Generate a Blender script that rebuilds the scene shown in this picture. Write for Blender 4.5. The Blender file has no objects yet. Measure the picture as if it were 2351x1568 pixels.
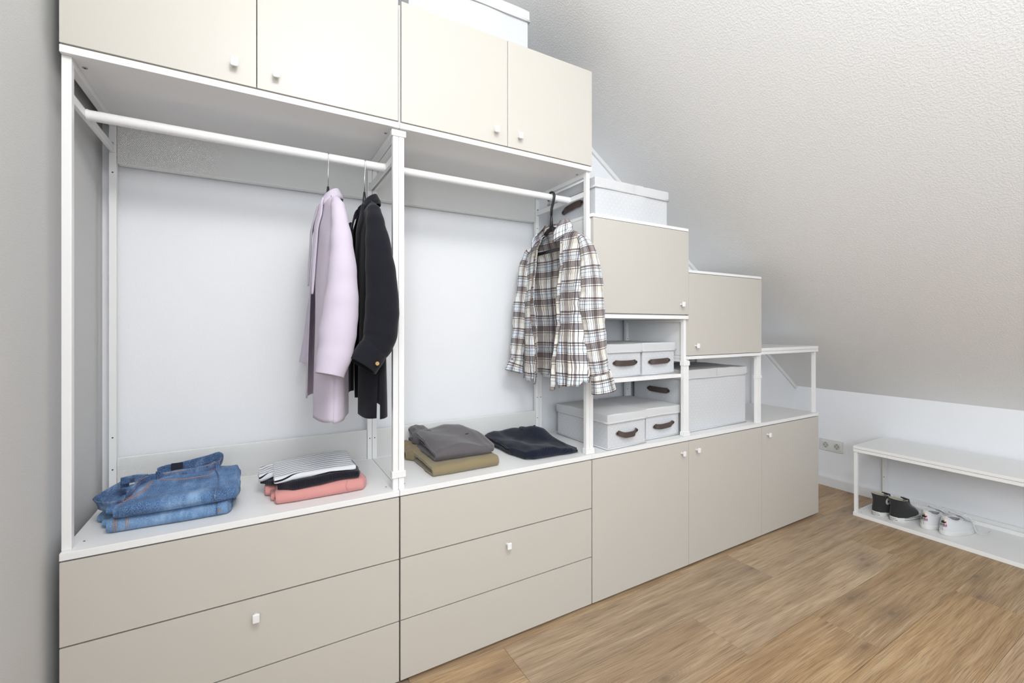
import bpy, bmesh, math, random
from mathutils import Vector, Matrix, noise
random.seed(7)
R = math.radians
SC = bpy.context.scene
COL = SC.collection

# ------------------------------------------------------------------ camera
cam_d = bpy.data.cameras.new('camera'); cam = bpy.data.objects.new('camera', cam_d); COL.objects.link(cam)
cam_d.sensor_width = 36; cam_d.lens = 1013.7 / 2351 * 36
cam_d.shift_y = -(784 - 749.94) / 2351; cam_d.clip_start = .02
cam.location = (.4022, -1.4179, 1.1466); cam.rotation_euler = (R(90), 0, -.5223)
SC.camera = cam
# ------------------------------------------------------------------ world, lights, exposure
W = bpy.data.worlds.new('world'); SC.world = W; W.use_nodes = True
W.node_tree.nodes['Background'].inputs[0].default_value = (.86, .93, 1, 1)
W.node_tree.nodes['Background'].inputs[1].default_value = .9
def area(name, loc, rot, sx, sy, power, col, spread=180):
    l = bpy.data.lights.new(name, 'AREA'); l.shape = 'RECTANGLE'; l.size = sx; l.size_y = sy
    l.energy = power; l.color = col; l.spread = R(spread)
    o = bpy.data.objects.new(name, l); COL.objects.link(o); o.location = loc; o.rotation_euler = rot
    return o
def globe(name, loc, r, power, col):
    l = bpy.data.lights.new(name, 'POINT'); l.shadow_soft_size = r; l.energy = power; l.color = col
    o = bpy.data.objects.new(name, l); COL.objects.link(o); o.location = loc
globe('pendant_lamp_light', (.66, -1.62, 2.52), .24, 31, (1, .997, .99))  # added overhead point light; the pendant is made up, only its light exists
area('window_light', (.9, -3.6, 1.95), (R(90), 0, 0), 1.6, 1.0, 7, (.84, .92, 1))  # added cool fill from behind the camera, through a made-up window
area('side_window_light', (.0, -2.5, 1.65), (0, R(-90), 0), 1.1, 1.4, 31, (.89, .945, 1))  # added cool fill from the left to brighten the slope
SC.view_settings.view_transform = 'Standard'; SC.view_settings.look = 'None'
SC.view_settings.gamma = 1; SC.view_settings.use_curve_mapping = False
SC.view_settings.exposure = .72

# ------------------------------------------------------------------ materials
MATS = {}
class NT:
    def __init__(s, name):
        s.m = bpy.data.materials.new(name); s.m.use_nodes = True; s.t = s.m.node_tree
        s.b = s.t.nodes['Principled BSDF']; s.out = s.t.nodes['Material Output']
    def n(s, typ, **kw):
        x = s.t.nodes.new(typ)
        for k, v in kw.items():
            if k.startswith('i_'):
                kk = k[2:]; kk = int(kk) if kk.isdigit() else kk
                if hasattr(v, 'is_output'): s.t.links.new(v, x.inputs[kk])
                else: x.inputs[kk].default_value = v
            else: setattr(x, k, v)
        return x
    def l(s, a, b): s.t.links.new(a, b)
    def math(s, op, a, b=0.0, c=None):
        x = s.n('ShaderNodeMath', operation=op, i_0=a, i_1=b)
        if c is not None:
            if hasattr(c, 'is_output'): s.l(c, x.inputs[2])
            else: x.inputs[2].default_value = c
        return x.outputs[0]
    def mix(s, f, a, b, bt='MIX'):
        x = s.n('ShaderNodeMix', data_type='RGBA', blend_type=bt)
        for sock, v in ((x.inputs[0], f), (x.inputs[6], a), (x.inputs[7], b)):
            if hasattr(v, 'is_output'): s.l(v, sock)
            else: sock.default_value = v if not isinstance(v, tuple) else (*v, 1) if len(v) == 3 else v
        return x.outputs[2]
    def ramp(s, f, stops, interp='LINEAR'):
        x = s.n('ShaderNodeValToRGB'); cr = x.color_ramp; cr.interpolation = interp
        while len(cr.elements) < len(stops): cr.elements.new(.5)
        for e, (p, c) in zip(cr.elements, stops):
            e.position = p; e.color = (*c, 1) if isinstance(c, tuple) else (c, c, c, 1)
        s.l(f, x.inputs[0]); return x.outputs[0]
    def coord(s, kind='Object', scale=(1, 1, 1)):
        tc = s.n('ShaderNodeTexCoord'); mp = s.n('ShaderNodeMapping'); s.l(tc.outputs[kind], mp.inputs[0])
        mp.inputs['Scale'].default_value = scale; return mp.outputs[0]
    def noise(s, v, scale, detail=3, rough=.5):
        return s.n('ShaderNodeTexNoise', i_Vector=v, i_Scale=scale, i_Detail=detail, i_Roughness=rough).outputs[0]
    def bump(s, h, strength=.3, dist=.001):
        s.l(s.n('ShaderNodeBump', i_Height=h, i_Strength=strength, i_Distance=dist).outputs[0], s.b.inputs['Normal'])
    def set(s, col=None, rough=.5, metal=0, sheen=0, spec=.5):
        if col is not None:
            if hasattr(col, 'is_output'): s.l(col, s.b.inputs['Base Color'])
            else: s.b.inputs['Base Color'].default_value = (*col, 1)
        s.b.inputs['Roughness'].default_value = rough; s.b.inputs['Metallic'].default_value = metal
        s.b.inputs['Sheen Weight'].default_value = sheen; s.b.inputs['Specular IOR Level'].default_value = spec
        MATS[s.m.name] = s.m; return s.m

def plain(name, col, rough=.5, metal=0, nz=0, dist=.0004, sheen=0, spec=.5, var=.03):
    m = NT(name); v = m.coord()
    c = m.mix(m.noise(v, 3, 3), tuple(x * (1 - var) for x in col), tuple(min(1, x * (1 + var)) for x in col))
    if nz: m.bump(m.noise(v, nz, 3), .5, dist)
    return m.set(c, rough, metal, sheen, spec)

M_white = plain('white_lacquer', (.86, .86, .855), .38, nz=260, dist=.0001, var=.01)
M_beige = plain('beige_foil', (.578, .548, .498), .42, nz=500, dist=.0001, var=.012)
M_knob = plain('white_knob_plastic', (.86, .86, .86), .3, var=.01)
M_wall = plain('white_wall_paint', (.87, .88, .90), .9, nz=220, dist=.0012, spec=.2, var=.01)
M_wallL = plain('grey_wall_paint', (.63, .63, .62), .9, nz=260, dist=.001, spec=.2, var=.015)  # flat grey for the left wall, darker than the other walls
M_trim = plain('white_trim', (.80, .80, .80), .45, var=.01)
M_dark = plain('dark_core', (.05, .04, .035), .8)
M_gap = plain('gap_lining_brown', (.10, .082, .068), .8)  # dark brown standing in for the shade inside drawer gaps
M_screw = plain('screw_metal', (.45, .46, .46), .35, metal=.9)
M_chrome = plain('chrome_wire', (.75, .76, .78), .2, metal=1)
M_black = plain('black_plastic', (.018, .018, .022), .38)
M_gold = plain('gold_button', (.75, .48, .2), .3, metal=.9)
M_leather = plain('brown_leather', (.075, .052, .045), .5, nz=500, dist=.0003)
M_rivet = plain('dark_rivet', (.05, .045, .045), .35, metal=.8)
M_plastic = plain('socket_plastic', (.74, .74, .71), .35, var=.01)

def slope_plaster():
    m = NT('textured_slope_plaster'); v = m.coord()
    w = m.n('ShaderNodeVectorMath', operation='ADD'); m.l(v, w.inputs[0])
    n1 = m.n('ShaderNodeTexNoise', i_Vector=v, i_Scale=20, i_Detail=2)
    sc = m.n('ShaderNodeVectorMath', operation='SCALE'); m.l(n1.outputs['Color'], sc.inputs[0]); sc.inputs['Scale'].default_value = .012
    m.l(sc.outputs[0], w.inputs[1])
    a = m.noise(w.outputs[0], 150, 3, .55); b = m.noise(w.outputs[0], 380, 2, .5)
    h = m.math('ADD', m.ramp(a, [(.42, 0.0), (.62, 1.0)]), m.math('MULTIPLY', b, .3))
    m.bump(h, .38, .0013)
    return m.set(m.mix(m.noise(v, 2, 2), (.83, .825, .815), (.85, .845, .835)), .9, spec=.2)
M_slope = slope_plaster()

def perforated():
    m = NT('perforated_metal'); v = m.coord(); s = m.n('ShaderNodeSeparateXYZ', i_0=v)
    px, pz = .0048, .0083
    def dots(ox, oz):
        fx = m.math('SUBTRACT', m.math('FRACT', m.math('ADD', m.math('DIVIDE', s.outputs[0], px), ox)), .5)
        fz = m.math('SUBTRACT', m.math('FRACT', m.math('ADD', m.math('DIVIDE', s.outputs[2], pz), oz)), .5)
        fx = m.math('MULTIPLY', fx, px); fz = m.math('MULTIPLY', fz, pz)
        return m.math('ADD', m.math('MULTIPLY', fx, fx), m.math('MULTIPLY', fz, fz))
    d = m.math('MINIMUM', dots(0, 0), dots(.5, .5)); hole = m.math('LESS_THAN', d, .00112 ** 2)
    m.set((.80, .80, .78), .45)
    tr = m.n('ShaderNodeBsdfTransparent'); mx = m.n('ShaderNodeMixShader'); m.l(hole, mx.inputs[0])
    m.l(m.b.outputs[0], mx.inputs[1]); m.l(tr.outputs[0], mx.inputs[2]); m.l(mx.outputs[0], m.out.inputs[0])
    return m.m
M_perf = perforated()

def oak():
    m = NT('oak_plank')
    tc = m.n('ShaderNodeTexCoord'); oi = m.n('ShaderNodeObjectInfo')
    off = m.n('ShaderNodeCombineXYZ', i_0=m.math('MULTIPLY', oi.outputs['Random'], 37.0), i_1=m.math('MULTIPLY', oi.outputs['Random'], 91.0), i_2=0.0)
    ad = m.n('ShaderNodeVectorMath', operation='ADD'); m.l(tc.outputs['Object'], ad.inputs[0]); m.l(off.outputs[0], ad.inputs[1])
    P = ad.outputs[0]
    def mp(sc):
        x = m.n('ShaderNodeMapping'); m.l(P, x.inputs[0]); x.inputs['Scale'].default_value = sc; return x.outputs[0]
    # warp for flowing cathedral grain
    wn = m.n('ShaderNodeTexNoise', i_Vector=mp((1.6, 5, 1)), i_Scale=1, i_Detail=3)
    wv = m.n('ShaderNodeVectorMath', operation='SCALE'); m.l(wn.outputs['Color'], wv.inputs[0]); wv.inputs['Scale'].default_value = .035
    pw = m.n('ShaderNodeVectorMath', operation='ADD'); m.l(P, pw.inputs[0]); m.l(wv.outputs[0], pw.inputs[1])
    def mpw(sc):
        x = m.n('ShaderNodeMapping'); m.l(pw.outputs[0], x.inputs[0]); x.inputs['Scale'].default_value = sc; return x.outputs[0]
    g1 = m.noise(mpw((1.5, 34, 1)), 1, 6, .66)
    g2 = m.noise(mpw((7, 380, 1)), 1, 2, .55)
    g3 = m.noise(mp((1.3, 3.2, 1)), 1, 2, .5)
    base = m.ramp(g1, [(.30, (.30, .18, .085)), (.45, (.41, .265, .135)), (.58, (.49, .335, .185)), (.72, (.58, .42, .25))])
    base = m.mix(m.math('MULTIPLY', m.ramp(g3, [(.42, 0.0), (.72, 1.0)]), .55), base, (.29, .185, .105), 'MIX')
    fine = m.ramp(g2, [(.34, .52), (.5, 1.0), (.7, 1.18)])
    base = m.mix(.75, base, fine, 'MULTIPLY')
    # limed pale streaks
    st = m.noise(mpw((3.5, 150, 1)), 1, 3, .6); zone = m.noise(mp((1.1, 4, 1)), 1.3, 2, .5)
    stm = m.math('MULTIPLY', m.ramp(st, [(.60, 0.0), (.68, 1.0)]), m.ramp(zone, [(.5, 0.0), (.66, 1.0)]))
    base = m.mix(m.math('MULTIPLY', stm, .42), base, (.74, .63, .49))
    # knots
    kv = m.n('ShaderNodeTexVoronoi', voronoi_dimensions='2D', i_Vector=mpw((2.0, 5.2, 1)), i_Scale=1.0); kd = kv.outputs['Distance']
    ks = m.n('ShaderNodeSeparateColor', i_0=kv.outputs['Color']); kk = m.math('GREATER_THAN', ks.outputs[0], .52)
    knot = m.math('MULTIPLY', m.ramp(kd, [(.02, 1.0), (.06, .42), (.28, 0.0)]), kk)
    base = m.mix(m.math('MULTIPLY', knot, .75), base, (.17, .115, .08))
    rings = m.math('SINE', m.math('MULTIPLY', kd, 170.0))
    rm = m.math('MULTIPLY', m.math('MULTIPLY', m.ramp(kd, [(.04, 1.0), (.36, 0.0)]), kk), m.math('MULTIPLY', m.math('ADD', rings, 1.0), .16))
    base = m.mix(rm, base, (.25, .16, .09))
    # plank to plank tone
    hs = m.n('ShaderNodeHueSaturation'); m.l(base, hs.inputs['Color'])
    m.l(m.math('MULTIPLY_ADD', oi.outputs['Random'], .28, .80), hs.inputs['Saturation'])
    m.l(m.math('MULTIPLY_ADD', m.math('FRACT', m.math('MULTIPLY', oi.outputs['Random'], 7.3)), .26, .90), hs.inputs['Value'])
    m.bump(g2, .25, .0006)
    return m.set(hs.outputs[0], .46, spec=.35)
M_oak = oak()

def uvsep(m):
    uv = m.n('ShaderNodeTexCoord').outputs['UV']; s = m.n('ShaderNodeSeparateXYZ', i_0=uv); return uv, s.outputs[0], s.outputs[1]

def plaid():
    m = NT('plaid_flannel'); uv, u, v = uvsep(m)
    wn = m.n('ShaderNodeTexNoise', i_Vector=uv, i_Scale=14, i_Detail=2)
    wob = m.math('MULTIPLY', m.math('SUBTRACT', wn.outputs[0], .5), .004)
    u = m.math('ADD', u, wob); v = m.math('ADD', v, wob)
    white = (.87, .85, .80); pale = (.83, .88, .94); grey = (.36, .325, .325); line = (.17, .14, .145); wht = (.95, .95, .94)
    def stripes(c, period, stops):
        return m.ramp(m.math('FRACT', m.math('DIVIDE', c, period)), stops, 'CONSTANT')
    warp = stripes(u, .092, [(0, white), (.20, line), (.225, white), (.27, grey), (.45, white), (.49, line), (.52, pale), (.62, line), (.635, wht), (.74, line), (.755, pale), (.82, grey), (.88, wht), (.92, line), (.945, white)])
    weft = stripes(v, .122, [(0, white), (.16, line), (.18, wht), (.215, grey), (.40, line), (.42, wht), (.46, line), (.47, pale), (.60, line), (.61, pale), (.70, line), (.725, wht), (.76, grey), (.80, line), (.82, wht)])
    c = m.mix(1.0, warp, weft, 'MULTIPLY')
    g = m.n('ShaderNodeGamma', i_Color=c, i_Gamma=1.05).outputs[0]
    tw = m.n('ShaderNodeTexWave', i_Vector=uv, i_Scale=260, wave_type='BANDS', bands_direction='DIAGONAL')
    g = m.mix(.12, g, tw.outputs[0], 'OVERLAY')
    m.bump(m.noise(uv, 90, 3), .35, .0012)
    return m.set(g, .92, sheen=.15, spec=.1)
M_plaid = plaid()

def denim(name, dark, mid, light):
    m = NT(name); uv, u, v = uvsep(m)
    a = m.noise(uv, 9, 4, .62); s = m.noise(uv, 480, 2, .6)
    mp = m.n('ShaderNodeMapping'); m.l(uv, mp.inputs[0]); mp.inputs['Scale'].default_value = (60, 22, 1); mp.inputs['Rotation'].default_value = (0, 0, .5)
    cr = m.noise(mp.outputs[0], 1, 3, .6)
    c = m.ramp(m.math('ADD', m.math('MULTIPLY', a, .75), m.math('MULTIPLY', cr, .25)), [(.34, dark), (.5, mid), (.66, light)])
    c = m.mix(m.ramp(s, [(.47, 0.0), (.7, .42)]), c, (.45, .56, .70))
    tw = m.n('ShaderNodeTexWave', i_Vector=uv, i_Scale=420, wave_type='BANDS', bands_direction='DIAGONAL')
    c = m.mix(.18, c, tw.outputs[0], 'OVERLAY')
    m.bump(m.math('ADD', m.noise(uv, 60, 4), m.math('MULTIPLY', s, .4)), .5, .0016)
    return m.set(c, .85, spec=.15, sheen=.1)
M_denim = denim('blue_denim', (.022, .06, .155), (.075, .165, .34), (.23, .37, .58))
M_denimL = denim('light_denim', (.06, .135, .28), (.15, .27, .46), (.32, .46, .65))
M_denimD = denim('dark_denim_band', (.012, .035, .10), (.045, .10, .23), (.28, .40, .57))
M_stitch = plain('orange_thread', (.55, .22, .08), .8)

def cloth(name, col, rib=0, ribdir='X', ribamt=.35, nz=140, dist=.0006, sheen=.25, var=.08, fine=900):
    m = NT(name); uv, u, v = uvsep(m)
    c = m.mix(m.noise(uv, 6, 3), tuple(x * (1 - var) for x in col), tuple(min(1, x * (1 + var)) for x in col))
    f = m.noise(uv, fine, 2); c = m.mix(.25 if nz > 100 else .06, c, m.ramp(f, [(.3, .6), (.7, 1.3)]), 'MULTIPLY')
    h = m.noise(uv, nz, 3)
    if rib:
        w = m.n('ShaderNodeTexWave', i_Vector=uv, i_Scale=rib, wave_type='BANDS', bands_direction=ribdir)
        h = m.math('ADD', m.math('MULTIPLY', w.outputs[1], 1.5), h)
        c = m.mix(ribamt, c, m.ramp(w.outputs[1], [(0.0, .35), (1.0, 1.5)]), 'MULTIPLY')
    m.bump(h, .5, dist); return m.set(c, .95, sheen=sheen, spec=.1)
M_lilac = cloth('lilac_suiting', (.575, .515, .61), nz=60, dist=.0004, sheen=.1, var=.02)
M_blackw = cloth('black_suiting', (.012, .012, .017), nz=60, dist=.0004, sheen=.12, var=.03)
M_greysw = cloth('grey_sweatshirt', (.125, .115, .122))
M_khaki = cloth('khaki_sweatshirt', (.27, .215, .125))
M_pink = cloth('salmon_sweatshirt', (.66, .30, .28))
M_navy = cloth('navy_rib_knit', (.013, .016, .030), rib=72, ribdir='DIAGONAL', ribamt=.4, dist=.0007, sheen=.15)
M_blackrib = cloth('black_rib_knit', (.014, .014, .02), rib=60, ribdir='X', ribamt=.5)
def striped():
    m = NT('striped_knit'); uv, u, v = uvsep(m)
    w = m.math('MULTIPLY', m.math('SUBTRACT', m.noise(uv, 16, 2), .5), .006)
    f = m.math('FRACT', m.math('DIVIDE', m.math('ADD', v, w), .0175))
    c = m.ramp(f, [(0, (.74, .75, .78)), (.80, (.015, .015, .025))], 'CONSTANT')
    m.bump(m.noise(uv, 300, 2), .4, .0005); return m.set(c, .9, sheen=.2, spec=.1)
M_stripe = striped()

def plusfabric():
    m = NT('plus_print_fabric'); uv, u, v = uvsep(m)
    def plus(ox, oy):
        p = .027; q = .030
        a = m.math('MULTIPLY', m.math('SUBTRACT', m.math('FRACT', m.math('ADD', m.math('DIVIDE', u, p), ox)), .5), p)
        b = m.math('MULTIPLY', m.math('SUBTRACT', m.math('FRACT', m.math('ADD', m.math('DIVIDE', v, q), oy)), .5), q)
        a = m.math('ABSOLUTE', a); b = m.math('ABSOLUTE', b)
        inr = m.math('LESS_THAN', m.math('MAXIMUM', a, b), .0030)
        thin = m.math('LESS_THAN', m.math('MINIMUM', a, b), .00055)
        return m.math('MULTIPLY', inr, thin)
    k = m.math('MAXIMUM', plus(0, 0), plus(.5, .5))
    base = m.mix(m.noise(uv, 500, 2), (.60, .61, .63), (.66, .67, .69))
    c = m.mix(k, base, (.80, .80, .81))
    m.bump(m.noise(uv, 30, 3), .35, .003); return m.set(c, .9, spec=.15)
M_plus = plusfabric()
M_lid = cloth('lid_fabric', (.645, .65, .66), nz=22, dist=.003, sheen=.05, var=.02)

def canvas():
    return cloth('black_canvas', (.036, .036, .038), nz=700, dist=.0004, sheen=.2)
M_canvas = canvas()
M_rubber = plain('white_rubber', (.72, .72, .70), .5, var=.03)
M_shoewhite = plain('white_leather', (.72, .73, .75), .42, nz=160, dist=.0003, var=.02)
M_lining = plain('grey_lining', (.30, .30, .31), .9)
M_cream = plain('cream_canvas', (.50, .46, .38), .9)
M_lace = cloth('white_lace', (.74, .74, .75), nz=900)
def holo():
    m = NT('iridescent_foil'); v = m.coord()
    lw = m.n('ShaderNodeLayerWeight', i_Blend=.5)
    f = m.math('FRACT', m.math('ADD', m.math('MULTIPLY', lw.outputs['Facing'], 1.2), m.math('MULTIPLY', m.noise(v, 28, 1), 1.1)))
    c = m.ramp(f, [(0, (.30, .62, .66)), (.3, (.42, .66, .82)), (.5, (.50, .28, .62)), (.62, (.75, .45, .40)), (.78, (.78, .70, .42)), (1, (.30, .62, .66))])
    return m.set(c, .25, metal=.35)
M_holo = holo()

# ------------------------------------------------------------------ mesh helpers
def new_bm(): return bmesh.new()
def bx(bm, x0, x1, y0, y1, z0, z1, bev=0, seg=1):
    r = bmesh.ops.create_cube(bm, size=1); vs = r['verts']
    for v in vs:
        v.co = Vector(((x0 + x1) / 2 + v.co.x * (x1 - x0), (y0 + y1) / 2 + v.co.y * (y1 - y0), (z0 + z1) / 2 + v.co.z * (z1 - z0)))
    if bev:
        es = {e for v in vs for e in v.link_edges}
        bmesh.ops.bevel(bm, geom=list(es), offset=bev, segments=seg, affect='EDGES', profile=.7)
def frames(pts):
    pts = [Vector(p) for p in pts]; out = []; n = len(pts); up = None
    for i in range(n):
        t = (pts[min(i + 1, n - 1)] - pts[max(i - 1, 0)]).normalized()
        if up is None:
            up = Vector((0, 0, 1)) if abs(t.z) < .9 else Vector((0, 1, 0))
        a = up - t * up.dot(t); a.normalize(); b = t.cross(a); up = a; out.append((pts[i], t, a, b))
    return out
def tube(bm, pts, r, n=10, cap=True, closed=False, ell=None):
    fr = frames(pts); rings = []
    for i, (p, t, a, b) in enumerate(fr):
        rr = r[i] if isinstance(r, (list, tuple)) else r
        ea, eb = (rr, rr) if ell is None else (rr * ell[0], rr * ell[1])
        rings.append([bm.verts.new(p + a * (ea * math.cos(2 * math.pi * k / n)) + b * (eb * math.sin(2 * math.pi * k / n))) for k in range(n)])
    m = len(rings)
    for i in range(m if closed else m - 1):
        A, B = rings[i], rings[(i + 1) % m]
        for k in range(n): bm.faces.new((A[k], A[(k + 1) % n], B[(k + 1) % n], B[k]))
    if cap and not closed: bm.faces.new(rings[0][::-1]); bm.faces.new(rings[-1])
def spline(pts, n):
    pts = [Vector(p) for p in pts]; out = []
    m = len(pts) - 1
    for i in range(n + 1):
        f = i / n * m; k = min(int(f), m - 1); t = f - k
        p0, p1, p2, p3 = pts[max(k - 1, 0)], pts[k], pts[k + 1], pts[min(k + 2, m)]
        out.append(.5 * ((2 * p1) + (p2 - p0) * t + (2 * p0 - 5 * p1 + 4 * p2 - p3) * t * t + (3 * p1 - p0 - 3 * p2 + p3) * t ** 3))
    return out
def interp(rows, t):
    """rows: list of tuples, first value the parameter; smooth interpolation."""
    if t <= rows[0][0]: return rows[0][1:]
    for a, b in zip(rows, rows[1:]):
        if t <= b[0]:
            f = (t - a[0]) / (b[0] - a[0]); f = f * f * (3 - 2 * f)
            return tuple(x + (y - x) * f for x, y in zip(a[1:], b[1:]))
    return rows[-1][1:]
def box_uv(me):
    uv = me.uv_layers.new(name='UVMap')
    for p in me.polygons:
        nx, ny, nz = abs(p.normal.x), abs(p.normal.y), abs(p.normal.z)
        for li in p.loop_indices:
            c = me.vertices[me.loops[li].vertex_index].co
            uv.data[li].uv = (c.y, c.z) if nx >= ny and nx >= nz else (c.x, c.z) if ny >= nz else (c.x, c.y)
def obj(name, bm, mat, parent=None, smooth=False, label=None, kind=None, local=False, auto=35):
    """link bm as ONE mesh object; world coordinates are made relative to the parent"""
    me = bpy.data.meshes.new(name)
    bmesh.ops.recalc_face_normals(bm, faces=bm.faces) if not smooth or smooth == 'auto' else None
    bm.to_mesh(me); bm.free()
    return obj_me(name, me, mat, parent, smooth, label, kind, local, auto)
def obj_me(name, me, mat, parent=None, smooth=False, label=None, kind=None, local=False, auto=35):
    o = bpy.data.objects.new(name, me); COL.objects.link(o)
    if not me.uv_layers: box_uv(me)
    me.materials.append(mat)
    if smooth:
        me.polygons.foreach_set('use_smooth', [True] * len(me.polygons))
        if smooth == 'auto':
            me.set_sharp_from_angle(angle=R(auto))
    if parent:
        o.parent = parent
        if not local: me.transform(world_of(parent).inverted())
    if label: o['label'] = label
    if kind: o['kind'] = kind
    return o
def world_of(o):
    m = o.matrix_basis.copy()
    return world_of(o.parent) @ m if o.parent else m
def thing(name, label, cat, loc=(0, 0, 0), rz=0, group=None):
    o = bpy.data.objects.new(name, None); COL.objects.link(o); o.location = loc; o.rotation_euler = (0, 0, rz)
    o.empty_display_size = .05; tag(o, label, cat, group); return o
def tag(o, label, cat, group=None):
    o['label'] = label; o['category'] = cat
    if group: o['group'] = group
    return o
def struct(name, bm, m, smooth=False):
    o = obj(name, bm, m, smooth=smooth); o['kind'] = 'structure'; return o
def boxes(name, lst, mat, parent, bev=.001, label=None, seg=1):
    bm = new_bm()
    for b in lst: bx(bm, *b, bev, seg)
    return obj(name, bm, mat, parent, label=label)
def grid_mesh(name, nu, nv, f, close_u=False):
    """f(i,j)->(co,(u,v)); returns mesh with UVs"""
    vs, uvs, fs = [], [], []
    for i in range(nu):
        for j in range(nv):
            c, t = f(i, j); vs.append(c); uvs.append(t)
    for i in range(nu - 1 + (1 if close_u else 0)):
        for j in range(nv - 1):
            a = i * nv + j; b = ((i + 1) % nu) * nv + j; fs.append((a, b, b + 1, a + 1))
    return vs, uvs, fs
def merge(parts):
    V, U, F = [], [], []
    for v, u, f in parts:
        o = len(V); V += [tuple(x) for x in v]; U += u; F += [tuple(k + o for k in q) for q in f]
    return V, U, F
def mesh_obj(name, parts, mat, parent, solid=0, smooth=True, label=None, sub=0, offset=0):
    V, U, F = merge(parts); me = bpy.data.meshes.new(name); me.from_pydata(V, [], F); me.update()
    uv = me.uv_layers.new(name='UVMap')
    for l in me.loops: uv.data[l.index].uv = U[l.vertex_index]
    o = obj_me(name, me, mat, parent, smooth=smooth, label=label)
    if solid:
        s = o.modifiers.new('thickness', 'SOLIDIFY'); s.thickness = solid; s.offset = offset
    if sub:
        s = o.modifiers.new('smooth', 'SUBSURF'); s.levels = s.render_levels = sub
    return o
def text_obj(name, body, size, mat, parent, M, extrude=.0002, label=None, shear=0):
    cu = bpy.data.curves.new(name, 'FONT'); cu.body = body; cu.size = size; cu.extrude = extrude
    cu.align_x = 'CENTER'; cu.align_y = 'CENTER'; cu.resolution_u = 2; cu.space_character = 1.05
    tmp = bpy.data.objects.new(name, cu); COL.objects.link(tmp)
    bpy.context.view_layer.update()
    me = bpy.data.meshes.new_from_object(tmp.evaluated_get(bpy.context.evaluated_depsgraph_get()))
    bpy.data.objects.remove(tmp); me.transform(M)
    for l in list(me.uv_layers): me.uv_layers.remove(l)
    me.materials.clear()
    return obj_me(name, me, mat, parent, label=label)

# ------------------------------------------------------------------ the room
FZ = -.01                                             # floor level
BW, KW, LW = .447, 4.0, -.026                         # back wall y, knee wall x, left wall x
KZ = .69; SL = .7015; CZ = 2.78; CX0 = KW - (CZ - KZ) / SL
FR = -3.7
def quadbox(name, pts, mat, th):                      # thick slab from 4 corner points, thickened along the normal
    bm = new_bm(); P = [Vector(p) for p in pts]; n = (P[1] - P[0]).cross(P[2] - P[0]).normalized() * th
    a = [bm.verts.new(p) for p in P]; b = [bm.verts.new(p + n) for p in P]
    bm.faces.new(a); bm.faces.new(b[::-1])
    for i in range(len(P)): bm.faces.new((a[i], b[i], b[(i + 1) % len(P)], a[(i + 1) % len(P)]))
    return struct(name, bm, mat)
floor = struct('floor', (lambda b: (bx(b, LW - .1, KW + .1, FR - .1, BW + .1, FZ - .06, FZ - .0075), b)[1])(new_bm()), M_dark)
bm = new_bm()
pr = [(LW - .1, FZ - .06), (KW + .1, FZ - .06), (KW + .1, KZ), (KW, KZ), (CX0, CZ), (CX0, CZ + .1), (LW - .1, CZ + .1)]
def prism_y(bm, prof, y0, y1):
    a = [bm.verts.new((x, y0, z)) for x, z in prof]; b = [bm.verts.new((x, y1, z)) for x, z in prof]
    bm.faces.new(a); bm.faces.new(b[::-1])
    for i in range(len(prof)): bm.faces.new((a[i], b[i], b[(i + 1) % len(prof)], a[(i + 1) % len(prof)]))
pr = [(LW - .1, FZ - .06), (KW + .1, FZ - .06), (KW + .1, KZ + .1), (CX0 + .1, CZ + .1), (LW - .1, CZ + .1)]
prism_y(bm, pr, BW, BW + .1); struct('wall_back', bm, M_wall)
bm = new_bm()
for b in ((-1.74, BW, FZ - .06, CZ + .1), (FR, -3.26, FZ - .06, CZ + .1), (-3.26, -1.74, FZ - .06, .78), (-3.26, -1.74, 2.22, CZ + .1)): bx(bm, LW - .1, LW, *b)
struct('wall_left', bm, M_wallL)
bm = new_bm()
for b in ((-3.26, -3.2, .78, 2.22), (-1.8, -1.74, .78, 2.22), (-3.2, -1.8, .78, .84), (-3.2, -1.8, 2.16, 2.22), (-2.53, -2.47, .84, 2.16)): bx(bm, LW - .08, LW - .03, *b)
struct('window_2', bm, M_trim)  # made-up window, put in the left wall to light the slope
bm = new_bm(); bx(bm, KW, KW + .1, FR, BW, FZ - .06, KZ); struct('wall_right', bm, M_wall)
bm = new_bm(); prism_y(bm, [(KW, KZ), (KW + .12, KZ), (CX0 + .12, CZ + .04), (CX0, CZ)], FR, BW); struct('ceiling_slope', bm, M_slope)
bm = new_bm(); bx(bm, LW - .1, CX0 + .1, FR, BW, CZ, CZ + .1); struct('ceiling', bm, M_slope)
# front wall behind the camera with an opening added for its cool light
bm = new_bm()
for b in ((LW, .05, FZ, CZ), (1.75, KW, FZ, KZ + 2.1), (.05, 1.75, FZ, 1.0), (.05, 1.75, 2.5, CZ)):
    bx(bm, b[0], b[1], FR - .1, FR, b[2], b[3])
struct('wall_front', bm, M_wall)
bm = new_bm()
for b in ((.05, .11, 1.0, 2.5), (1.69, 1.75, 1.0, 2.5), (.11, 1.69, 1.0, 1.06), (.11, 1.69, 2.44, 2.5), (.87, .93, 1.06, 2.44)):
    bx(bm, b[0], b[1], FR - .07, FR - .02, b[2], b[3])
struct('window_1', bm, M_trim)  # frame of the added window, out of view
bm = new_bm(); bx(bm, KW - .016, KW, FR, BW, FZ - .005, .055, .003); struct('baseboard_right', bm, M_trim)
bm = new_bm(); bx(bm, LW, LW + .014, FR, -.02, FZ - .005, .055, .003); struct('baseboard_left', bm, M_trim)
# trim strip where the slope meets the back wall
bm = new_bm(); prism_y(bm, [(KW, KZ), (CX0, CZ), (CX0 - .004, CZ - .020), (KW - .010, KZ - .020)], BW - .014, BW); struct('trim_1', bm, M_trim)
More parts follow.
